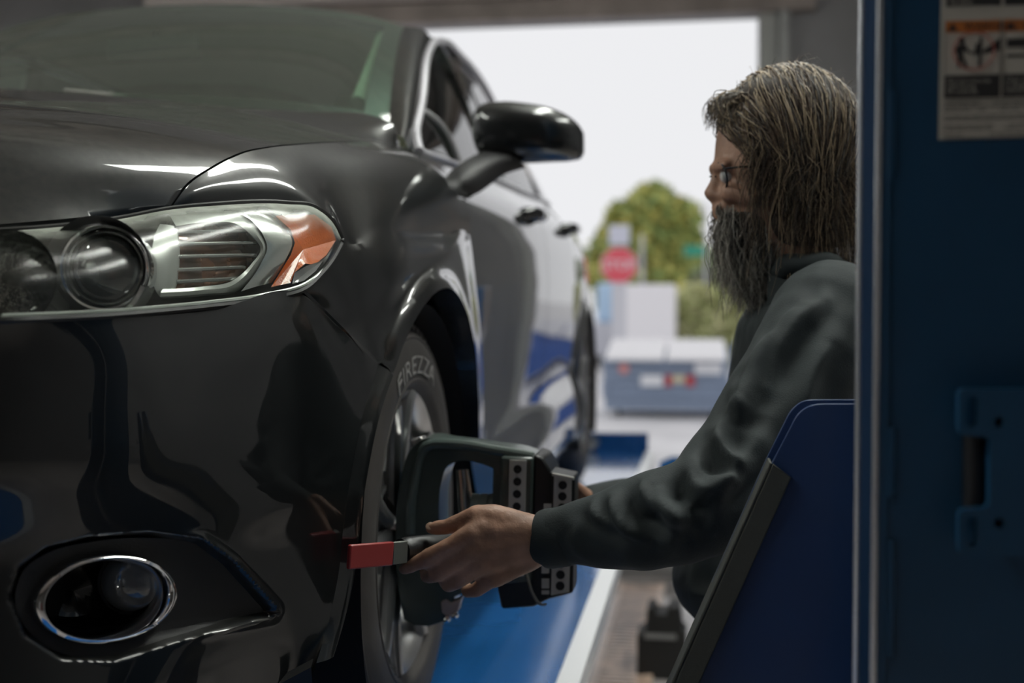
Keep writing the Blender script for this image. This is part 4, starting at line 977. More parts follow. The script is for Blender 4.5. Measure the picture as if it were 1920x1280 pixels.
MB().box((-.0005, .0125, 0), (.008, .085, 3.1)).build('flange', mat('post_dark_reflect', (.004, .022, .060), .85, spec=.1), post, smooth=True, bevel=.003, bseg=3)  # darker matte copy of the post blue, the man's dark reflection painted in
MB().box((.412, .0125, 0), (.42, .30, 3.1)).build('flange', PB, post, smooth=True, bevel=.003)
MB().box((-.005, .086, 0), (.030, .095, 3.1)).build('lip_glint', mat('post_edge_glint', (.72, .74, .80), .24, .8), post, smooth=True, bevel=.003)  # bright strips on the post edges: sky reflection put into the metal colour
m = MB(); m.tube([(.0015, .0015, .0), (.0015, .0015, 3.1)], .0030, 12); m.build('corner_glint', mat('post_edge_glint', (.72, .74, .80), .24, .8), post)
MB().box((-.12, -.04, 0), (.54, .36, .02)).build('base_plate', PB, post, smooth=False, bevel=.004)
def onpost(px, py, dy=0.): p = at(px, py, None, None, PY + dy); return p - np.array((px0, PY, 0))
for (ya, yb, w_) in ((170, 335, .0035), (800, 930, .003), (1010, 1230, .003), (-200, 1300, .0016)):
    a = onpost(1672, ya); b = onpost(1672, yb)
    m = MB(); m.tube([(a[0], -.001, a[2]), (a[0], -.001, b[2])], w_, 8, flat=.5, up=(0, 1, 0)); m.build('weld_bead', PB, post)
# bracket with slots
BR = 1.02
def to3(px, py): return onpost(px, py, -.028)
def rrect(x0, y0, x1, y1, r): return arc(x1 - r, y1 - r, r, 0, 90, 5) + arc(x0 + r, y1 - r, r, 90, 180, 5) + arc(x0 + r, y0 + r, r, 180, 270, 5) + arc(x1 - r, y0 + r, r, 270, 360, 5)
outl = [(2060, 728)] + [(1806, 728), (1798, 731), (1795, 740), (1795, 800), (1798, 811), (1806, 815), (1845, 818), (1852, 824), (1852, 942), (1846, 950), (1806, 953), (1798, 957), (1795, 966), (1795, 1024), (1798, 1034), (1806, 1038)] + [(2060, 1042)]
bk = plate2d('control_bracket', outl, [rrect(1808, 742, 1829, 799, 10), rrect(1808, 966, 1829, 1022, 10), circ(1868, 789, 10), circ(1870, 978, 10)], .010, PB, post, to3, (0, -1, 0), .0015)
m = MB(); a = onpost(1826, 815, -.012); b = onpost(1826, 952, -.012); m.tube([a, b], .009, 12); m.build('hinge_rod', mat('rod_black', (.01, .012, .016), .4), bk)
m = MB(); a = onpost(1800, 735, -.008); b = onpost(1800, 1030, -.008); m.box((onpost(1855, 700)[0], -.022, b[2]), (.40, -.0005, a[2])); m.build('spacer', PB, post, smooth=False)
# warning label: sheet with printed panels
def lab(px, py, d=0.): return onpost(px, py, -.0006 - d)
LW = mat('label_white', (.50, .48, .44), .6); LK = mat('label_black', (.030, .030, .033), .6); LO = mat('label_orange', (.50, .16, .035), .6); LR = mat('label_red', (.50, .12, .09), .6)
label = empty('warning_label', onpost(1840, 262) + np.array((px0, PY - .0005, 0))); tag(label, 'white and orange warning label on the blue lift post', 'label')
LO0 = np.array(label.location)
def quad(name, pts, m, d, parent=None):
    P = [lab(x, y, d) + np.array((px0, PY, 0)) - LO0 for x, y in pts]; mb = MB(); mb.prism(P, (0, -.0003, 0)); return mb.build(name, m, parent or label, smooth=False)
tl = lambda x, y: (x + (262 - y) * .020 * 1.0, y - (x - 1760) * .025)      # the sheet is stuck on slightly askew
def tq(x0, y0, x1, y1): return [tl(x0, y0), tl(x1, y0), tl(x1, y1), tl(x0, y1)]
quad('sheet', tq(1759, -160, 2104, 262), LW, 0)
for r_ in (0, 1):
    for c_ in (0, 1, 2):
        x = 1769 + c_ * 109; y = 40 - r_ * 172
        quad('print_header', tq(x, y, x + 103, y + 22), LO, .0004)
        quad('print_caption', tq(x, y + 102, x + 103, y + 145), LK, .0004)
        if r_ == 0:
            for (bx0, by0, bx1, by1) in ((x - .8, y, x, y + 145), (x + 103, y, x + 103.8, y + 145)): quad('print_rule', tq(bx0, by0, bx1, by1), LK, .0005)
def ltext(txt, px, py, h, m, d=.0012, align='LEFT'):
    p = lab(*tl(px, py), d) + np.array((px0, PY, 0)) - LO0; sc_ = h / F * PY
    t = flat_text(txt, sc_, m, label, tuple(p), 'print_text', (RAD(90), RAD(1.2), 0), align); return t
for c_ in (0, 1): ltext('WARNING', 1803 + c_ * 109, 51, 19, LK)
for c_ in (0, 1):
    x = 1782 + c_ * 109; quad('print_symbol', [tl(x - 9, 59), tl(x + 9, 59), tl(x, 43)], LK, .0006)
for k, tx in enumerate(('Do not override', 'self-closing', 'lift controls.')): ltext(tx, 1774, 152 + k * 10, 11, LW)
for k, tx in enumerate(('Clear area if', 'in danger of', 'vehicle falling.')): ltext(tx, 1883, 152 + k * 10, 11, LW)
for k, tx in enumerate(('lift when', 'vehicle is moving.')): ltext(tx, 1776, 4 + k * 9, 11, LW)
rs = np.random.RandomState(4)
for row, y in enumerate((194, 200, 207, 218, 224, 236, 242, 252)):
    x = 1768.
    while x < 2085:
        w_ = 6 + rs.rand() * 16
        if rs.rand() > .08 and not (row in (2, 7) and x > 1800 and rs.rand() > .5): quad('print_line', tq(x, y, x + w_, y + 2.2), mat('label_ink', (.16, .155, .15), .6), .0005)
        x += w_ + 3
quad('print_rule', tq(1768, 189, 2095, 190), LK, .0005); quad('print_rule', tq(1768, 259, 2095, 260), LK, .0005)
# pictogram: person, lever, ring
ringo = MB(); cc = (1823, 97)
A = [lab(*tl(cc[0] + 38 * math.cos(t), cc[1] + 35 * math.sin(t)), .0012) + np.array((px0, PY, 0)) - LO0 for t in np.linspace(0, 2 * math.pi, 41)]; ringo.tube(A, .0005, 6, cap=False); ringo.build('print_ring', LR, label)
for poly in ([(1793, 75), (1800, 71), (1806, 76), (1804, 83), (1796, 84)], [(1790, 86), (1806, 84), (1811, 95), (1803, 97), (1803, 108), (1812, 126), (1807, 127), (1798, 112), (1797, 128), (1792, 128), (1793, 104), (1787, 98)], [(1833, 72), (1838, 72), (1837, 127), (1831, 127)], [(1826, 84), (1832, 82), (1831, 104), (1823, 106)], [(1838, 98), (1872, 74), (1872, 96), (1842, 103)], [(1808, 92), (1820, 100), (1828, 94), (1829, 97), (1819, 104), (1806, 97)],
             [(1884, 76), (1975, 74), (1975, 92), (1884, 92)], [(1884, 106), (1975, 104), (1975, 109), (1884, 111)], [(1910, 98), (1975, 92), (1975, 100)]):
    quad('print_figure', [tl(*p) for p in poly], LK, .0006)
# gusset plates beside the post, dark guard angle on the sloping edge
GY = 1.375
gus = empty('lift_gusset', (at(1640, 900, None, None, GY)[0], GY, 0)); tag(gus, 'pair of blue sloping gusset plates with a dark edge guard beside the post', 'lift bracket')
g0 = np.array(gus.location)
GB = mat('gusset_blue', (.004, .028, .105), .45, coat=.15, noise_amt=.1, nscale=5, bump=.04, bscale=300)
def gplate(pts, y, name, m, th=.006):
    P = [at(px, py, None, None, y) - g0 for px, py in pts]
    last = P[-1]; lowx = last[0]
    P += [np.array((lowx - .05, last[1], last[2] - .14)), np.array((lowx - .05, last[1], .001)), np.array((P[0][0], P[0][1], .001))]
    return plate2d(name, [(p[0], p[2]) for p in P], [], th, m, gus, lambda u, v: np.array((u, y - g0[1], v)), (0, -1, 0), .0008)
crvp = lambda pts, n=4: [tuple(p) for p in crv(np.array(pts, float), n)]
gplate([(1668, 758), (1560, 758)] + crvp([(1545, 758), (1518, 762), (1498, 776), (1484, 800)]) + [(1448, 868), (1258, 1290)], GY, 'plate', GB)
gplate([(1660, 750), (1545, 750)] + crvp([(1530, 750), (1504, 754), (1486, 768), (1472, 792)]) + [(1440, 856), (1250, 1285)], GY + .035, 'plate', GB)
OL = mat('guard_olive', (.055, .057, .050), .62, bump=.35, bscale=500)
a0 = at(1449, 868, None, None, GY - .006) - g0; a1 = at(1258, 1296, None, None, GY - .006) - g0; dv = a1 - a0; L_ = np.linalg.norm(dv); dv /= L_; a1 = a0 + dv * (L_ + .10)
nx = np.cross(dv, (0, 1, 0)); nx = nx if nx[0] > 0 else -nx
m = MB(); wF = .024; wS = .052
m.prism([a0, a1, a1 + nx * wF, a0 + nx * wF + dv * .006], (0, -.004, 0)); m.prism([a0 - nx * .004 + np.array((0, -.004, 0)), a1 - nx * .004 + np.array((0, -.004, 0)), a1 - nx * .004 + np.array((0, wS, 0)), a0 - nx * .004 + np.array((0, wS, 0)) ], nx * .0035)
m.build('edge_guard', OL, gus, smooth=True, bevel=.0012)
m = MB(); p = at(1629, 975, None, None, GY - .01) - g0; m.lathe([(.001, .012), (.010, .010), (.012, .004), (.012, -.004)], p + np.array((0, -.002, 0)), (0, -1, 0), 14); m.build('bolt', STEEL, gus)
# low sloping plate seen past the man; hidden far post sized for door reflections
fp = empty('lift_gusset', (at(1300, 860, None, None, 5.2)[0], 5.2, 0)); tag(fp, 'blue sloping plate of the far lift post behind the man', 'lift bracket'); f0_ = np.array(fp.location)
P = [at(px, py, None, None, 5.2) - f0_ for px, py in ((1236, 866), (1258, 856), (1300, 856), (1316, 842), (1420, 800), (1420, 960), (1236, 960))]
m = MB(); m.prism(P, (0, .02, 0)); m.build('plate', LBP, fp, smooth=False)
m = MB(); q = at(1402, 900, None, None, 5.2) - f0_; q2 = at(1575, 900, None, None, 5.2) - f0_; m.box((q[0], .03, 0), (q2[0], .20, 1.58)); m.build('reflection_column', LBP, fp, smooth=False, bevel=.01); MB().box((P[6][0] + .02, .0, P[6][2] - .12), (q[0], .03, P[6][2])).build('crossbeam', LBP, fp, smooth=False)
# floor details right of the platform
TANM = mat('grate_tan', (.62, .45, .35), .30, noise_amt=.3, nscale=12)
gr = empty('floor_grate', (.0, 0, 0)); tag(gr, 'tan slatted drain grate set in the floor beside the platform', 'grate')
xg0 = at(1130, 1200, None, None, None, 0.)[0]; 
gl = at(1118, 1240, z=.0); gr_ = at(1215, 1240, z=.0)
MB().box((gl[0], 3.3, .001), (gl[0] + .03, 6.6, .022)).build('frame_rail', TANM, gr, smooth=False); MB().box((gr_[0], 3.3, .001), (gr_[0] + .03, 6.6, .022)).build('frame_rail', TANM, gr, smooth=False)
for y in np.arange(3.35, 6.55, .055): MB().box((gl[0] + .031, y, .002), (gr_[0] - .001, y + .035, .018)).build('slat', TANM, gr, smooth=False)
bm_ = empty('floor_beam', (at(1208, 1086, z=.0)[0], 6.75, 0)); tag(bm_, 'pale steel crossbeam lying low on the floor near the bay door', 'beam')
MB().box((-.24, 0, .001), (.24, .10, .10)).build('beam', mat('beam_pale', (.55, .53, .52), .4, .3), bm_, smooth=False, bevel=.006); MB().box((-.24, -.012, .04), (.24, -.001, .06)).build('lip', STEEL, bm_, smooth=False)
ch = empty('wheel_chock', tuple(at(1240, 1275, z=.0))); tag(ch, 'black rubber wheel chock with a notched top on the floor', 'chock')
CK = mat('chock_black', (.012, .012, .012), .6)
hC = .30
m = MB(); m.prism([(-.10, 0, .0), (.10, 0, .0), (.10, 0, .20), (.085, 0, .20), (.075, 0, hC), (.03, 0, hC), (.02, 0, hC - .03), (-.02, 0, hC - .03), (-.03, 0, hC), (-.06, 0, hC - .01), (-.065, 0, .20), (-.10, 0, .18)], (0, .16, 0)); m.build('body', CK, ch, smooth=False, bevel=.006)
MB().box((-.07, -.006, .17), (.06, -.0005, .19)).build('grip_rib', mat('chock_grey', (.22, .22, .22), .5), ch, smooth=False)
# ================================================================== wheel clamp with alignment target
CG = mat('clamp_green', (.055, .075, .068), .32, coat=.3, noise_amt=.1); CB = mat('clamp_black', (.010, .011, .012), .42)
STRIP = mat('target_grey', (.55, .53, .49), .55); DOT = mat('target_dot', (.008, .008, .008), .6); CLB = mat('claw_steel', (.55, .53, .52), .25, .9)
CY = 1.885
cl = empty('wheel_clamp', tuple(at(800, 1150, None, None, CY))); tag(cl, 'dark green alignment clamp with dotted target strips mounted on the front wheel', 'wheel clamp'); c0 = np.array(cl.location)
def cp(px, py, y=CY): return at(px, py, None, None, y) - c0
def cplate(name, outer, holes, y, th, m, bev=.004, parent=None):
    return plate2d(name, [tuple(p) for p in outer], [[tuple(p) for p in h] for h in holes], th, m, parent or cl, lambda u, v: cp(u, v, y), (0, -1, 0), bev)
# outline in pixels is mapped by to3d, so bevel there is in pixels; keep bevel in plate space small
fo = crvp([(768, 1150), (756, 1080), (752, 985), (762, 895), (782, 835), (803, 818), (850, 822), (930, 833), (1000, 846), (1018, 856)], 5) + crvp([(1006, 880), (1002, 960), (1000, 1040)], 4) + [(985, 1060), (860, 1108), (845, 1152), (815, 1162), (785, 1160)]
hole = crvp([(838, 892), (848, 868), (872, 858), (905, 862), (932, 872)], 4) + [(930, 960), (926, 1040), (848, 1075)] + crvp([(836, 1010), (832, 950), (834, 910)], 3)
cplate('frame', fo, [hole], CY + .01, .075, CG, .0)
cl.children[-1].modifiers.new('bevel', 'BEVEL').width = .010; _b = cl.children[-1].modifiers['bevel']; _b.segments = 3; _b.limit_method = 'ANGLE'; _b.angle_limit = RAD(50); _b.use_clamp_overlap = True
# arm ridge on top of the frame
m = MB(); m.tube(crv([cp(770, 1000, CY - .03), cp(778, 900, CY - .03), cp(800, 836, CY - .03), cp(850, 832, CY - .03), cp(930, 844, CY - .03), cp(1000, 856, CY - .03)], 5), .008, 10); m.build('frame_ridge', mat('clamp_green_light', (.10, .13, .12), .28, coat=.4), cl)
# target housing: dark body between the two dotted strips
m = MB()
hs = [cp(1000, 852, CY - .045), cp(1018, 858, CY - .045), cp(1034, 885, CY - .045), cp(1040, 930, CY - .045), cp(1040, 1060, CY - .045), cp(1036, 1120, CY - .045), cp(1000, 1138, CY - .045), cp(940, 1142, CY - .045), cp(932, 1100, CY - .045), cp(990, 1050, CY - .045), cp(998, 960, CY - .045)]
m.prism(hs, (0, .10, 0)); m.build('target_housing', CB, cl, smooth=True, bevel=.004)
def dots(name, tl_, tr, br, bl, y, n, lab_=None):
    P = [cp(*p, y) for p in (tl_, tr, br, bl)]
    m = MB(); m.prism(P, (0, .003, 0)); o = m.build(name, STRIP, cl, smooth=False, bevel=.0006)
    for k in range(n):
        t = (k + .72) / (n + .44); a = P[0] + (P[3] - P[0]) * t; b = P[1] + (P[2] - P[1]) * t; c = (a + b) / 2; r = np.linalg.norm(b - a) * .24
        d = MB(); d.lathe([(.0002, .0012), (r, .0012), (r, 0)], c, (0, -1, 0), 18); d.build('target_dot', DOT, o)
    return o
m = MB(); m.prism([cp(*p, CY - .052) for p in ((938, 856), (1000, 858), (996, 1090), (936, 1096))], (0, .05, 0)); m.build('target_backing', CG, cl, smooth=True, bevel=.004)
dots('target_strip', (955, 862), (987, 863), (982, 1080), (950, 1084), CY - .056, 9)
m = MB(); m.prism([cp(*p, CY - .050) for p in ((1030, 884), (1078, 894), (1074, 1112), (1026, 1124))], (0, .06, 0)); m.build('target_backing', CB, cl, smooth=True, bevel=.003)
dots('target_strip', (1039, 891), (1072, 897), (1067, 1110), (1033, 1116), CY - .054, 10)
m = MB(); m.prism([cp(*p, CY - .051) for p in ((1036, 886), (1077, 894), (1077, 899), (1036, 891))], (0, -.006, 0)); m.build('strip_cap', STRIP, cl, smooth=False)
for (x, y, h) in ((1020, 944, 14), (1016, 1056, 18), (1016, 1084, 18), (1016, 1106, 7)):
    m = MB(); m.prism([cp(*p, CY - .050) for p in ((x, y), (x + 14, y), (x + 14, y + h), (x, y + h))], (0, -.003, 0)); m.build('status_window', STRIP, cl, smooth=False)
m = MB(); m.tube(crv([cp(978, 1050, CY - .06), cp(990, 1085, CY - .062), cp(1000, 1115, CY - .062), cp(1015, 1133, CY - .06), cp(1024, 1132, CY - .055)], 5), .0022, 8); m.build('cable', mat('cable_tan', (.20, .19, .17), .5), cl)
# inner spindle with knurled knob seen through the frame
m = MB(); m.tube([cp(862, 880, CY + .03), cp(870, 1000, CY + .03)], .006, 10); m.tube([cp(874, 880, CY + .03), cp(884, 960, CY + .03)], .004, 8); m.build('guide_rod', CLB, cl)
m = MB()
for k in range(5): m.lathe([(.004, -.006), (.016 - (k % 2) * .006, -.006), (.016 - (k % 2) * .006, .006), (.004, .006)], cp(893 + k * 8, 944, CY + .01), (1, 0, 0), 14)
m.build('knurled_knob', mat('knob_pale', (.30, .34, .30), .4, .3), cl)
# claws gripping the rim
for pts in (((800, 1130), (835, 1150), (850, 1160), (846, 1140)), ((775, 850), (768, 825), (790, 818), (800, 840))):
    m = MB(); m.prism([cp(*p, CY - .02) for p in pts], (0, .03, 0)); m.build('claw', CLB, cl, smooth=True, bevel=.003)
m = MB(); m.prism([cp(*p, CY - .03) for p in ((826, 1128), (836, 1122), (846, 1130), (864, 1122), (858, 1146), (842, 1158), (828, 1150))], (0, .03, 0)); m.build('claw_pad', mat('pad_pale', (.42, .34, .33), .4), cl, smooth=True, bevel=.003)
for (x, y) in ((838, 1160), (853, 1153)): m = MB(); m.lathe([(.001, .006), (.005, .004), (.006, 0), (.005, -.01)], cp(x, y, CY - .03), (.2, -1, 0), 12); m.build('claw_bolt', CHROME, cl)
# lever with red tip
def lv(px, py, D): return at(px, py, D) - c0
m = MB()
q0, q1, q2 = lv(653, 1044, 1.545), lv(735, 1037, 1.60), lv(762, 1034, 1.615)
m.bar(q0, q1, .007, .031); m.build('lever_tip', mat('lever_red', (.33, .03, .03), .45, coat=.2), cl, smooth=True, bevel=.002)
m = MB(); m.bar(q1, q2, .006, .029); m.build('lever_bar', mat('lever_grey', (.17, .18, .16), .5, .3), cl, smooth=True, bevel=.001)
m = MB(); m.tube(crv([lv(752, 1033, 1.625), lv(765, 1031, 1.635), lv(800, 1027, 1.655), lv(835, 1022, 1.69), lv(870, 1015, 1.78)], 4), [.0165] * 3 + [.018] * 6 + [.017] * 4 + [.014] * 4, 14, flat=1.0, up=(0, 0, 1)); m.build('lever_grip', CB, cl)
# ================================================================== the man
SKIN = mat('skin', (.36, .20, .135), .52, noise_amt=.28, nscale=28, bump=.35, bscale=140, bdist=.003)
SHIRT = mat('shirt_slate', (.0170, .0245, .0265), .80, sheen=.02, bump=.25, bscale=420, noise_amt=.12, nscale=16)
MD = 1.87
mz = at(1500, 1180, MD)
man = empty('person', (mz[0], mz[1], 0)); tag(man, 'bearded man in glasses and dark work shirt reaching for the wheel clamp', 'person'); m0 = np.array(man.location)
def mp(px, py, D=MD): return at(px, py, D) - m0
def capsule(mb, a, b, ra, rb, n=16):
    a = np.array(a, float); b = np.array(b, float); d = b - a; L = np.linalg.norm(d); d /= max(L, 1e-6)
    prof = [(ra * math.sin(t), -ra * math.cos(t)) for t in np.linspace(.03, math.pi / 2, 6)] + [(rb * math.cos(t), L + rb * math.sin(t)) for t in np.linspace(0, math.pi / 2 - .03, 6)]
    k = len(mb.v); mb.lathe(prof, a, d, n)
    m_ = len(prof); mb.f.append(tuple(range(k, k + n))[::-1]); mb.f.append(tuple(range(k + (m_ - 1) * n, k + m_ * n))); mb.mi += [0, 0]
def chain(mb, pts, n=16):
    for (p, r), (q, s) in zip(pts, pts[1:]): capsule(mb, p, q, r, s, n)
def loft(mb, slices, n=28, e=2.3, D=MD, sub=4):
    """horizontal sections (py, front px, back px, half width) of a body seen in profile"""
    A = np.array(slices, float); A = crv(A, sub); rows = []
    for py, f, b, hw in A:
        c = at((f + b) / 2, py, D); h = (b - f) / 2 / F * D; ring = []
        for k in range(n):
            t = 2 * math.pi * k / n; cx = math.copysign(abs(math.cos(t)) ** (2 / e), math.cos(t)); sy = math.copysign(abs(math.sin(t)) ** (2 / e), math.sin(t))
            ring.append(c - m0 + RT * h * cx + _f0 * hw * sy)
        ring.append(ring[0]); rows.append(ring)
    mb.grid(np.array(rows)); k = len(rows); o = len(mb.v) - k * (n + 1)
    mb.f.append(tuple(range(o, o + n))); mb.f.append(tuple(range(o + (k - 1) * (n + 1), o + (k - 1) * (n + 1) + n))[::-1]); mb.mi += [0, 0]
def fuse(mb, name, m, parent, voxel, smooth=4, disp=None):
    """weld overlapping volumes into one continuous skin"""
    o = mb.build('tmp_fuse', m, None, merge=.0002)
    r = o.modifiers.new('r', 'REMESH'); r.mode = 'VOXEL'; r.voxel_size = voxel
    s_ = o.modifiers.new('s', 'SMOOTH'); s_.factor = .5; s_.iterations = smooth
    dg = bpy.context.evaluated_depsgraph_get(); me = bpy.data.meshes.new_from_object(o.evaluated_get(dg)); bpy.data.objects.remove(o)
    if disp:
        nv = len(me.vertices); co = np.empty(nv * 3); me.vertices.foreach_get('co', co); co = co.reshape(-1, 3); no = np.array([v.normal[:] for v in me.vertices])
        co2 = disp(co, no); me.vertices.foreach_set('co', co2.ravel()); me.update()
    me.polygons.foreach_set('use_smooth', [True] * len(me.polygons)); me.materials.clear(); me.materials.append(m)
    q = bpy.data.objects.new(name, me); COL.objects.link(q); q.parent = parent
    return q
# ---- body: head, neck, trunk, arms, hands, legs as one surface
b = MB()
loft(b, [(150, 1440, 1520, .030), (168, 1396, 1556, .055), (205, 1362, 1584, .070), (250, 1345, 1594, .076), (295, 1340, 1594, .077), (318, 1338, 1592, .076), (338, 1346, 1588, .074), (362, 1346, 1580, .071), (384, 1346, 1570, .068), (402, 1349, 1560, .064), (430, 1356, 1552, .058), (460, 1372, 1546, .052), (484, 1396, 1540, .045)], 28, 2.25)
chain(b, [(mp(1348, 326), .010), (mp(1340, 346), .009), (mp(1334, 362), .0115), (mp(1345, 374), .010)])
for s in (-1, 1):
    chain(b, [(mp(1338, 364) + _f0 * .008 * s, .008), (mp(1350, 370) + _f0 * .014 * s, .009)]); chain(b, [(mp(1342, 314) + _f0 * .012 * s, .009), (mp(1350, 316) + _f0 * .045 * s, .009)])
    chain(b, [(mp(1362, 366) + _f0 * .038 * s, .016), (mp(1400, 376) + _f0 * .056 * s, .014)])
    capsule(b, mp(1475, 330) + _f0 * .078 * s, mp(1478, 375) + _f0 * .076 * s, .013, .010)
chain(b, [(mp(1349, 392) - _f0 * .018, .0075), (mp(1344, 391), .0085), (mp(1349, 392) + _f0 * .018, .0075)]); chain(b, [(mp(1352, 404) - _f0 * .016, .0075), (mp(1347, 403), .0085), (mp(1352, 404) + _f0 * .016, .0075)])
chain(b, [(mp(1470, 440), .058), (mp(1505, 520), .060), (mp(1530, 610), .066)])
loft(b, [(545, 1480, 1600, .07), (590, 1440, 1650, .15), (640, 1415, 1685, .175), (720, 1400, 1695, .175), (850, 1390, 1690, .165), (1000, 1370, 1680, .160), (1100, 1370, 1680, .170), (1200, 1380, 1670, .165)], 28, 2.4)
SHO_L, ELB_L, WRI_L = (1548, 612, 1.69), (1335, 950, 1.545), (1030, 1010, 1.635)
chain(b, [(mp(*SHO_L), .048), (mp(*ELB_L), .031), (mp(1140, 1000, 1.605), .028), (mp(*WRI_L), .026)])
chain(b, [(mp(1540, 612, 2.05), .055), (mp(1345, 930, 2.10), .042), (mp(1200, 940, 2.06), .035), (mp(1100, 946, 2.03), .027)])
for s in (-1, 1):
    hip = mp(1500, 1150) + _f0 * .095 * s; kn = np.array((-.03, hip[1] + .01, .52)); an = np.array((.02, hip[1] + .02 * s, .09))
    chain(b, [(hip, .095), (kn, .062), (an, .045)]); chain(b, [(an - np.array((0, 0, .04)), .045), (an + np.array((-.17, 0, -.052)), .035)])
# near (left) hand closing on the lever
H = lambda x, y, D: mp(x, y, D)
W0 = H(1030, 1010, 1.635)
for (x, y, D, r) in ((900, 992, 1.612, .0165), (893, 1026, 1.612, .0165), (902, 1056, 1.620, .0160), (924, 1082, 1.632, .0150)):
    chain(b, [(H(1030, 1000 + (y - 1010) * .22, 1.635), .0235), (H((1030 + x) / 2, 1006 + (y - 1012) * .62, D + .012), .0200), (H(x, y, D), r)])
chain(b, [(H(884, 1002, 1.606), .0150), (H(846, 1022, 1.606), .0118), (H(803, 1046, 1.612), .0122), (H(776, 1058, 1.622), .0100), (H(757, 1067, 1.632), .0080)])
chain(b, [(H(880, 1034, 1.608), .0145), (H(846, 1058, 1.612), .0118), (H(818, 1076, 1.626), .0118), (H(800, 1080, 1.648), .0096), (H(796, 1070, 1.664), .0080)])
chain(b, [(H(892, 1062, 1.618), .0138), (H(866, 1084, 1.624), .0112), (H(842, 1096, 1.640), .0110), (H(832, 1088, 1.662), .0090), (H(838, 1072, 1.674), .0076)])
chain(b, [(H(916, 1086, 1.632), .0125), (H(894, 1106, 1.640), .0098), (H(876, 1108, 1.652), .0092), (H(872, 1096, 1.668), .0076)])
chain(b, [(H(985, 990, 1.632), .0215), (H(925, 968, 1.622), .0170), (H(895, 966, 1.622), .0145), (H(862, 978, 1.628), .0115), (H(836, 988, 1.634), .0112), (H(808, 990, 1.640), .0085)])
# far (right) hand on the other side of the clamp
G0 = mp(1100, 946, 2.03)
for (y, dy) in ((918, -.012), (936, 0), (954, .006), (968, .012)):
    chain(b, [(G0, .025), (mp(1070, y, 2.01 + dy), .016), (mp(1045, y + 4, 2.0 + dy), .0105), (mp(1030, y + 12, 1.985), .009), (mp(1042, y + 20, 1.97), .008)])
chain(b, [(G0, .024), (mp(1075, 915, 1.99), .014), (mp(1050, 912, 1.975), .010), (mp(1035, 920, 1.97), .008)])
def tremor(co, no):
    d = np.zeros(len(co))
    hand = (np.linalg.norm(co - mp(910, 1030, 1.62), axis=1) < .16)
    for i in np.where(hand)[0]:
        p = Vector(co[i] * 55); d[i] = .0009 * noise.noise(p) + .0006 * noise.noise(p * 2.3)
    return co + no * d[:, None]
body = fuse(b, 'body', SKIN, man, .0036, 5, tremor)
# thumb nail and index nail
NAIL = mat('nail', (.36, .24, .18), .4)
for (x, y, D, r, ax) in ((806, 986, 1.6345, .0062, (-.1, -.75, .6)), (762, 1063, 1.6285, .0050, (-.5, -.8, .2))):
    m = MB(); m.lathe([(r * math.sin(t), r * .16 * math.cos(t)) for t in np.linspace(.05, math.pi / 2, 6)], mp(x, y, D), ax, 14); m.build('fingernail', NAIL, man)
# ---- shirt
sh = MB()
loft(sh, [(520, 1478, 1620, .085), (545, 1445, 1650, .13), (572, 1415, 1676, .175), (605, 1394, 1695, .205), (650, 1386, 1712, .215), (700, 1377, 1720, .212), (780, 1352, 1720, .205), (860, 1326, 1716, .20), (950, 1296, 1712, .20), (1050, 1274, 1712, .205), (1112, 1268, 1714, .21), (1150, 1300, 1714, .205), (1165, 1330, 1714, .20)], 36, 2.35)
Lsl = [(mp(1560, 600, 1.715), .085), (mp(1520, 672, 1.675), .083), (mp(1462, 764, 1.635), .076), (mp(1396, 862, 1.59), .070), (mp(1338, 940, 1.555), .066), (mp(1285, 962, 1.555), .063), (mp(1200, 985, 1.575), .0595), (mp(1130, 997, 1.60), .050), (mp(1075, 1003, 1.618), .0415), (mp(1030, 1010, 1.633), .0375)]
chain(sh, Lsl, 24)
chain(sh, [(mp(1545, 605, 2.04), .085), (mp(1450, 770, 2.09), .070), (mp(1345, 925, 2.10), .062), (mp(1250, 940, 2.08), .050), (mp(1170, 945, 2.055), .043), (mp(1112, 947, 2.035), .0365)], 20)
# collar stand
chain(sh, [(mp(1452, 522, 1.84), .018), (mp(1480, 500, 1.80), .020), (mp(1550, 500, 1.79), .022), (mp(1600, 520, 1.84), .022)]); chain(sh, [(mp(1452, 524, 1.90), .018), (mp(1480, 506, 1.94), .020), (mp(1560, 505, 1.95), .022)])
# cloth folds: ridges that run across the sleeve at the elbow and down the chest
elb = mp(1320, 930, 1.545); arm_dir = mp(1100, 1000, 1.61) - elb; arm_dir /= np.linalg.norm(arm_dir)
up_dir = mp(1540, 620, 1.69) - elb; up_dir /= np.linalg.norm(up_dir)
folds = [  # (start px, end px, depth of start and end, width m, height m)
    ((1150, 935), (1205, 1010), .011, .010), ((1118, 930), (1140, 985), .008, .006), ((1205, 905), (1250, 960), .013, .011), ((1232, 905), (1300, 985), .014, .013), ((1290, 880), (1345, 930), .015, .013), ((1300, 860), (1380, 905), .013, .010),
    ((1345, 810), (1400, 880), .014, .009), ((1392, 745), (1345, 850), .016, .008), ((1500, 570), (1400, 760), .014, .010), ((1545, 560), (1440, 720), .012, .008), ((1560, 640), (1500, 800), .016, .007), ((1440, 640), (1385, 800), .012, .009), ((1420, 640), (1370, 760), .010, .007), ((1075, 985), (1110, 1050), .010, .004), ((1290, 1080), (1330, 1120), .014, .006), ((1360, 900), (1250, 1010), .016, .008), ((1420, 820), (1330, 1000), .018, .007)]
def seg_px(co):
    v = co + m0 - CAM; D = v @ FW; return np.stack([960 + F * (v @ RT) / D, 640 - F * (v @ UP) / D], 1), D
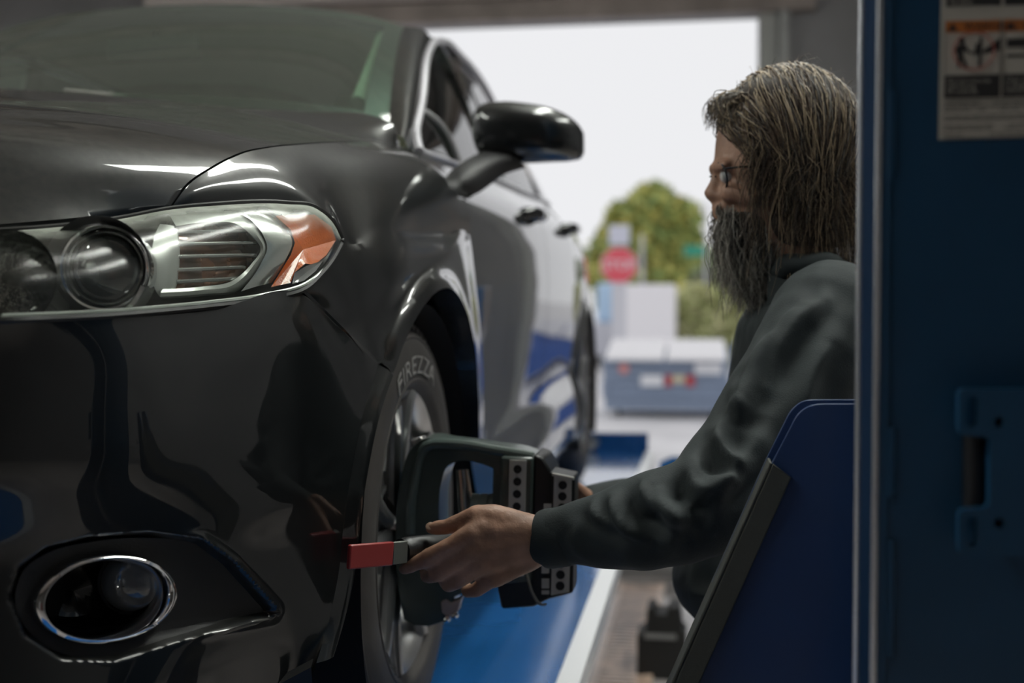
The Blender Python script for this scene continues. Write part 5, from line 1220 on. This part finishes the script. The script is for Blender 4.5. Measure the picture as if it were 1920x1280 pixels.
def fold(co, no):
    q, D = seg_px(co); d = np.zeros(len(co)); face = np.clip(-(no @ FW) * 1.6, 0, 1)     # folds stand on the side of the cloth turned to the bay's open floor
    for (a, c, wd, ht_) in folds:
        a = np.array(a, float); c = np.array(c, float); ab = c - a; L2 = ab @ ab; t = np.clip(((q - a) @ ab) / L2, -.15, 1.15); tt = np.clip(t, 0, 1)
        bend = np.array((-ab[1], ab[0])) / math.sqrt(L2) * 14
        p = a + tt[:, None] * ab + (np.sin(tt * math.pi))[:, None] * bend; r = np.linalg.norm(q - p, axis=1) / F * 1.65
        env = np.sin(np.clip(tt, .04, .96) * math.pi) ** .5
        d += 1.9 * ht_ * env * (np.exp(-(r / wd) ** 1.4) - .45 * np.exp(-((r - wd * 1.7) / (wd * 1.1)) ** 2)) * face
    for i in range(len(co)):
        p = Vector(co[i]); d[i] += .0045 * noise.noise(p * 11) + .0018 * noise.noise(p * 30)
    return co + no * d[:, None]
shirt = fuse(sh, 'work_shirt', SHIRT, man, .0052, 5, fold)
# open cuff ring and placket details
m = MB(); m.lathe([(.0385, -.004), (.0400, .004), (.0395, .030), (.0375, .034)], mp(1026, 1010, 1.634), mp(1075, 1003, 1.618) - mp(1026, 1010, 1.634), 28); m.build('cuff', SHIRT, man)
# collar leaf standing at the front of the neck
m = MB(); P = [mp(1440, 506, 1.815), mp(1468, 500, 1.80), mp(1500, 520, 1.79), mp(1470, 560, 1.785), mp(1438, 575, 1.80)]; m.prism(P, (0, .004, 0)); m.build('collar', SHIRT, man, bevel=.002)
# chest pocket flap with pale name patch
m = MB(); P = [mp(1428, 640, 1.665), mp(1452, 612, 1.66), mp(1446, 650, 1.655), mp(1420, 690, 1.66)]; m.prism(P, (.003, -.004, 0)); m.build('name_patch', mat('patch_grey', (.07, .085, .085), .8), man, smooth=True)
# trousers and boots
tr = MB()
loft(tr, [(1100, 1360, 1690, .18), (1180, 1375, 1685, .18), (1240, 1400, 1670, .17)], 28, 2.4)
for s in (-1, 1):
    hip = mp(1500, 1170) + _f0 * .095 * s; kn = np.array((-.03, hip[1] + .01, .52)); an = np.array((.02, hip[1] + .02 * s, .13)); chain(tr, [(hip, .108), (kn, .078), (an, .064)])
fuse(tr, 'trousers', mat('trouser_dark', (.02, .022, .026), .85), man, .008, 4)
for s in (-1, 1):
    bt_ = MB(); hip = mp(1500, 1170) + _f0 * .095 * s; an = np.array((.02, hip[1] + .02 * s, .09)); chain(bt_, [(an + (0, 0, .05), .056), (an + (0, 0, -.04), .052), (an + (-.19, 0, -.045), .044)])
    o = fuse(bt_, 'boot', mat('boot_black', (.02, .016, .013), .5), man, .007, 4, lambda co, no: np.stack([co[:, 0], co[:, 1], np.maximum(co[:, 2], .002)], 1))
# ---- hair and beard
HAIRM = [mat('hair_brown', (.12, .078, .05), .5), mat('hair_dark', (.040, .027, .020), .5), mat('hair_blond', (.36, .27, .17), .45), mat('hair_grey', (.20, .18, .155), .5)]
BEARDM = [mat('beard_grey', (.20, .18, .155), .55), mat('beard_dark', (.05, .042, .035), .55), mat('beard_pale', (.42, .39, .34), .55)]
Hc = mp(1478, 305); AX = RT; AY = _f0; AZ = _u0
def hell(d, k=1.): return Hc + (AX * d[0] * .112 + AY * d[1] * .090 + AZ * d[2] * .142) * k
cap_ = MB()
loft(cap_, [(140, 1440, 1530, .030), (155, 1396, 1568, .062), (190, 1362, 1594, .080), (225, 1372, 1603, .088), (260, 1392, 1606, .090), (320, 1402, 1606, .090), (380, 1405, 1600, .088), (430, 1412, 1590, .083), (465, 1440, 1580, .072)], 28, 2.3)
fuse(cap_, 'hair_mass', mat('hair_base', (.032, .022, .016), .75), man, .006, 5)
rs = np.random.RandomState(11)
hm = MB()
def strand(mb, pts, r, mi):
    mb.cur = mi; mb.tube(pts, [r * (1 - .65 * i / (len(pts) - 1)) for i in range(len(pts))], 3, cap=False)
def rnd(a, b): return a + (b - a) * rs.rand()
for k in range(3400):
    s = -1 if rs.rand() < .72 else 1
    x0 = rnd(-.92, .75); d0 = np.array((x0, s * abs(rs.normal(0, .12)), math.sqrt(max(.1, 1 - x0 * x0)))); d0 /= np.linalg.norm(d0)
    x1 = np.clip(x0 * .50 + .38 + rs.normal(0, .14), -.62, .98); zl = rnd(-1.18, -.35)
    d1 = np.array((x1, s * math.sqrt(max(.06, 1.0 - min(x1 * x1, .94))) , -.35)); d1 /= np.linalg.norm(d1)
    if x0 < -.55: x1 = rnd(-.55, .3); d1 = np.array((x1, s * .85, -.1)); d1 /= np.linalg.norm(d1)
    lift = rnd(.985, 1.045) + (.03 * rs.rand() ** 4); n = 9; pts = []; ph = rs.rand() * 6; wv = rnd(.002, .008)
    ln = rnd(.72, 1.)
    for i in range(n):
        t = i / (n - 1) * ln; d = d0 * (1 - t) + d1 * t; d = d / np.linalg.norm(d)
        p = hell(d, lift + .02 * t); p = p + AX * wv * math.sin(ph + t * 9) + AY * wv * math.cos(ph * 1.3 + t * 7); pts.append(p)
    # hanging ends
    drop = max(0, -zl - .2) * .075 * rnd(.3, 1.3)
    for q in range(1, 4): pts.append(pts[n - 1] + np.array((0, 0, -drop * q / 1.6)) + AX * wv * 2 * math.sin(ph + q) + AX * .004 * q * (1 if x1 > .3 else -.4))
    u = rs.rand(); top = d0[2] > .5
    mi = 2 if u < (.34 if lift > 1.02 else .16) else 3 if u < .40 and lift > 1.02 else 0 if u < .70 else 1
    strand(hm, pts, rnd(.0006, .0013), mi)
# flyaways on the crown and over the brow
for k in range(90):
    x0 = rnd(-.95, .9); d = np.array((x0, rnd(-.3, .3), math.sqrt(max(.05, 1 - x0 * x0)))); d /= np.linalg.norm(d); p = hell(d, 1.0); dr = AX * rnd(-.3, 1.) + AZ * rnd(.0, .6) + AY * rnd(-.6, .6); L = rnd(.02, .055)
    strand(hm, [p, p + dr * L * .4 + d[2] * AZ * .006, p + dr * L * .8 + AZ * .004, p + dr * L - AZ * .006], .0004, rs.randint(4))
for k in range(220):     # fringe falling forward
    p = mp(rnd(1350, 1420), rnd(178, 205)) + AY * rnd(-.06, .06); q = mp(rnd(1330, 1362), rnd(205, 238)) + AY * rnd(-.065, .065); md_ = (p + q) / 2 + AZ * .012 - AX * .010
    strand(hm, crv([p, md_, q], 4), rnd(.0006, .0012), rs.choice([0, 2, 3, 1]))
tag(hm.build('hair', HAIRM, man, recalc=False, sharp=0), kind='stuff')
bd = MB()
loft(bd, [(385, 1356, 1470, .050), (405, 1350, 1470, .058), (440, 1346, 1470, .056), (470, 1354, 1465, .050), (500, 1384, 1470, .040), (530, 1400, 1470, .030), (555, 1412, 1455, .018)], 22, 2.1)
fuse(bd, 'beard_mass', mat('beard_base', (.035, .030, .025), .8), man, .005, 4)
bm2 = MB()
for k in range(2600):
    t = rs.rand(); px = 1350 + t * 105 + rs.normal(0, 4); py = 398 + t * 45 + rnd(-14, 42) * (1 - .2 * t); s = rnd(-1, 1); hw = .056 * (1 - .1 * t)
    p = mp(px, py) + AY * hw * s * rnd(.9, 1.08); L = rnd(.03, .085) * (1.2 if py < 440 else 1.)
    if rs.rand() < .3: L *= 1.35
    fx = rnd(-.35, .35) + (.25 if px < 1375 else .0); dr = -AZ + AX * fx + AY * s * .1; ph = rs.rand() * 6; wv = rnd(.002, .006)
    pts = [p + dr * L * q / 6 + AX * wv * (math.sin(ph + q * 1.3) - math.sin(ph)) + AY * wv * math.cos(ph + q) - AX * (.006 * math.sin(q / 6 * math.pi) if px < 1380 else 0) for q in range(7)]
    u = rs.rand(); strand(bm2, pts, rnd(.0005, .0010), 0 if u < .55 else 1 if u < .68 else 2)
for k in range(420):    # wispy lower tuft
    p = mp(rnd(1385, 1440), rnd(490, 525)) + AY * rnd(-.035, .03); L = rnd(.03, .065); ph = rs.rand() * 6; wv = rnd(.003, .007); fx = rnd(-.35, .25)
    pts = [p + (-AZ + AX * fx) * L * q / 6 + AX * wv * math.sin(ph + q * 1.2) + AY * wv * math.cos(ph + q) for q in range(7)]; strand(bm2, pts, rnd(.0004, .0008), rs.choice([0, 2, 2, 1]))
for k in range(160):    # moustache
    s = rs.choice([-1, 1]); p = mp(rnd(1344, 1352), rnd(380, 388)) + AY * s * rnd(.0, .02); q = p + np.array((0, 0, -.022)) + AY * s * .016 + AX * rnd(-.002, .012); strand(bm2, crv([p, (p + q) / 2 - AX * .005, q], 3), .0007, rs.choice([0, 1, 2]))
tag(bm2.build('beard', BEARDM, man, recalc=False, sharp=0), kind='stuff')
# ---- eyeglasses and eyes
gl_ = MB(); fdir = mp(1300, 345) - mp(1350, 335); fdir /= np.linalg.norm(fdir); vdir = AZ - fdir * (AZ @ fdir); vdir /= np.linalg.norm(vdir); sdir = np.cross(fdir, vdir)
GF = mat('glasses_dark', (.02, .02, .025), .25, coat=.6)
for s in (-1, 1):
    c = mp(1345, 336) + AY * .033 * s
    R2 = [c + AY * .025 * math.cos(t) + vdir * .021 * math.sin(t) - fdir * .004 * abs(math.cos(t)) for t in np.linspace(0, 2 * math.pi, 33)]
    gl_.tube(R2, .0017, 8, cap=False)
    gl_.tube([c + AY * .025 * s + vdir * .010, mp(1372, 322) + AY * .070 * s, mp(1472, 322) + AY * .080 * s, mp(1488, 345) + AY * .080 * s], .0016, 8)
gl_.tube([mp(1341, 332) - AY * .010, mp(1337, 330), mp(1341, 332) + AY * .010], .0016, 8)
go_ = gl_.build('eyeglasses', GF, man)
lm_ = MB()
for s in (-1, 1):
    c = mp(1345, 336) + AY * .033 * s; rim_ = [c + AY * .024 * math.cos(t) + vdir * .020 * math.sin(t) - fdir * .004 * abs(math.cos(t)) for t in np.linspace(0, 2 * math.pi, 24, endpoint=False)]
    lm_.add([c] + rim_, [(0, i + 1, (i + 1) % 24 + 1) for i in range(24)])
lm_.build('spectacle_lens', thin_glass('spectacle_glass', (.92, .95, .97), 1.6), go_)
for s in (-1, 1):
    e_ = MB(); e_.lathe([(.0115 * math.sin(t), -.0115 * math.cos(t)) for t in np.linspace(.02, math.pi - .02, 12)], mp(1357, 334) + AY * .032 * s, fdir, 18); e_.build('eye', mat('eye_white', (.55, .52, .50), .2), man)
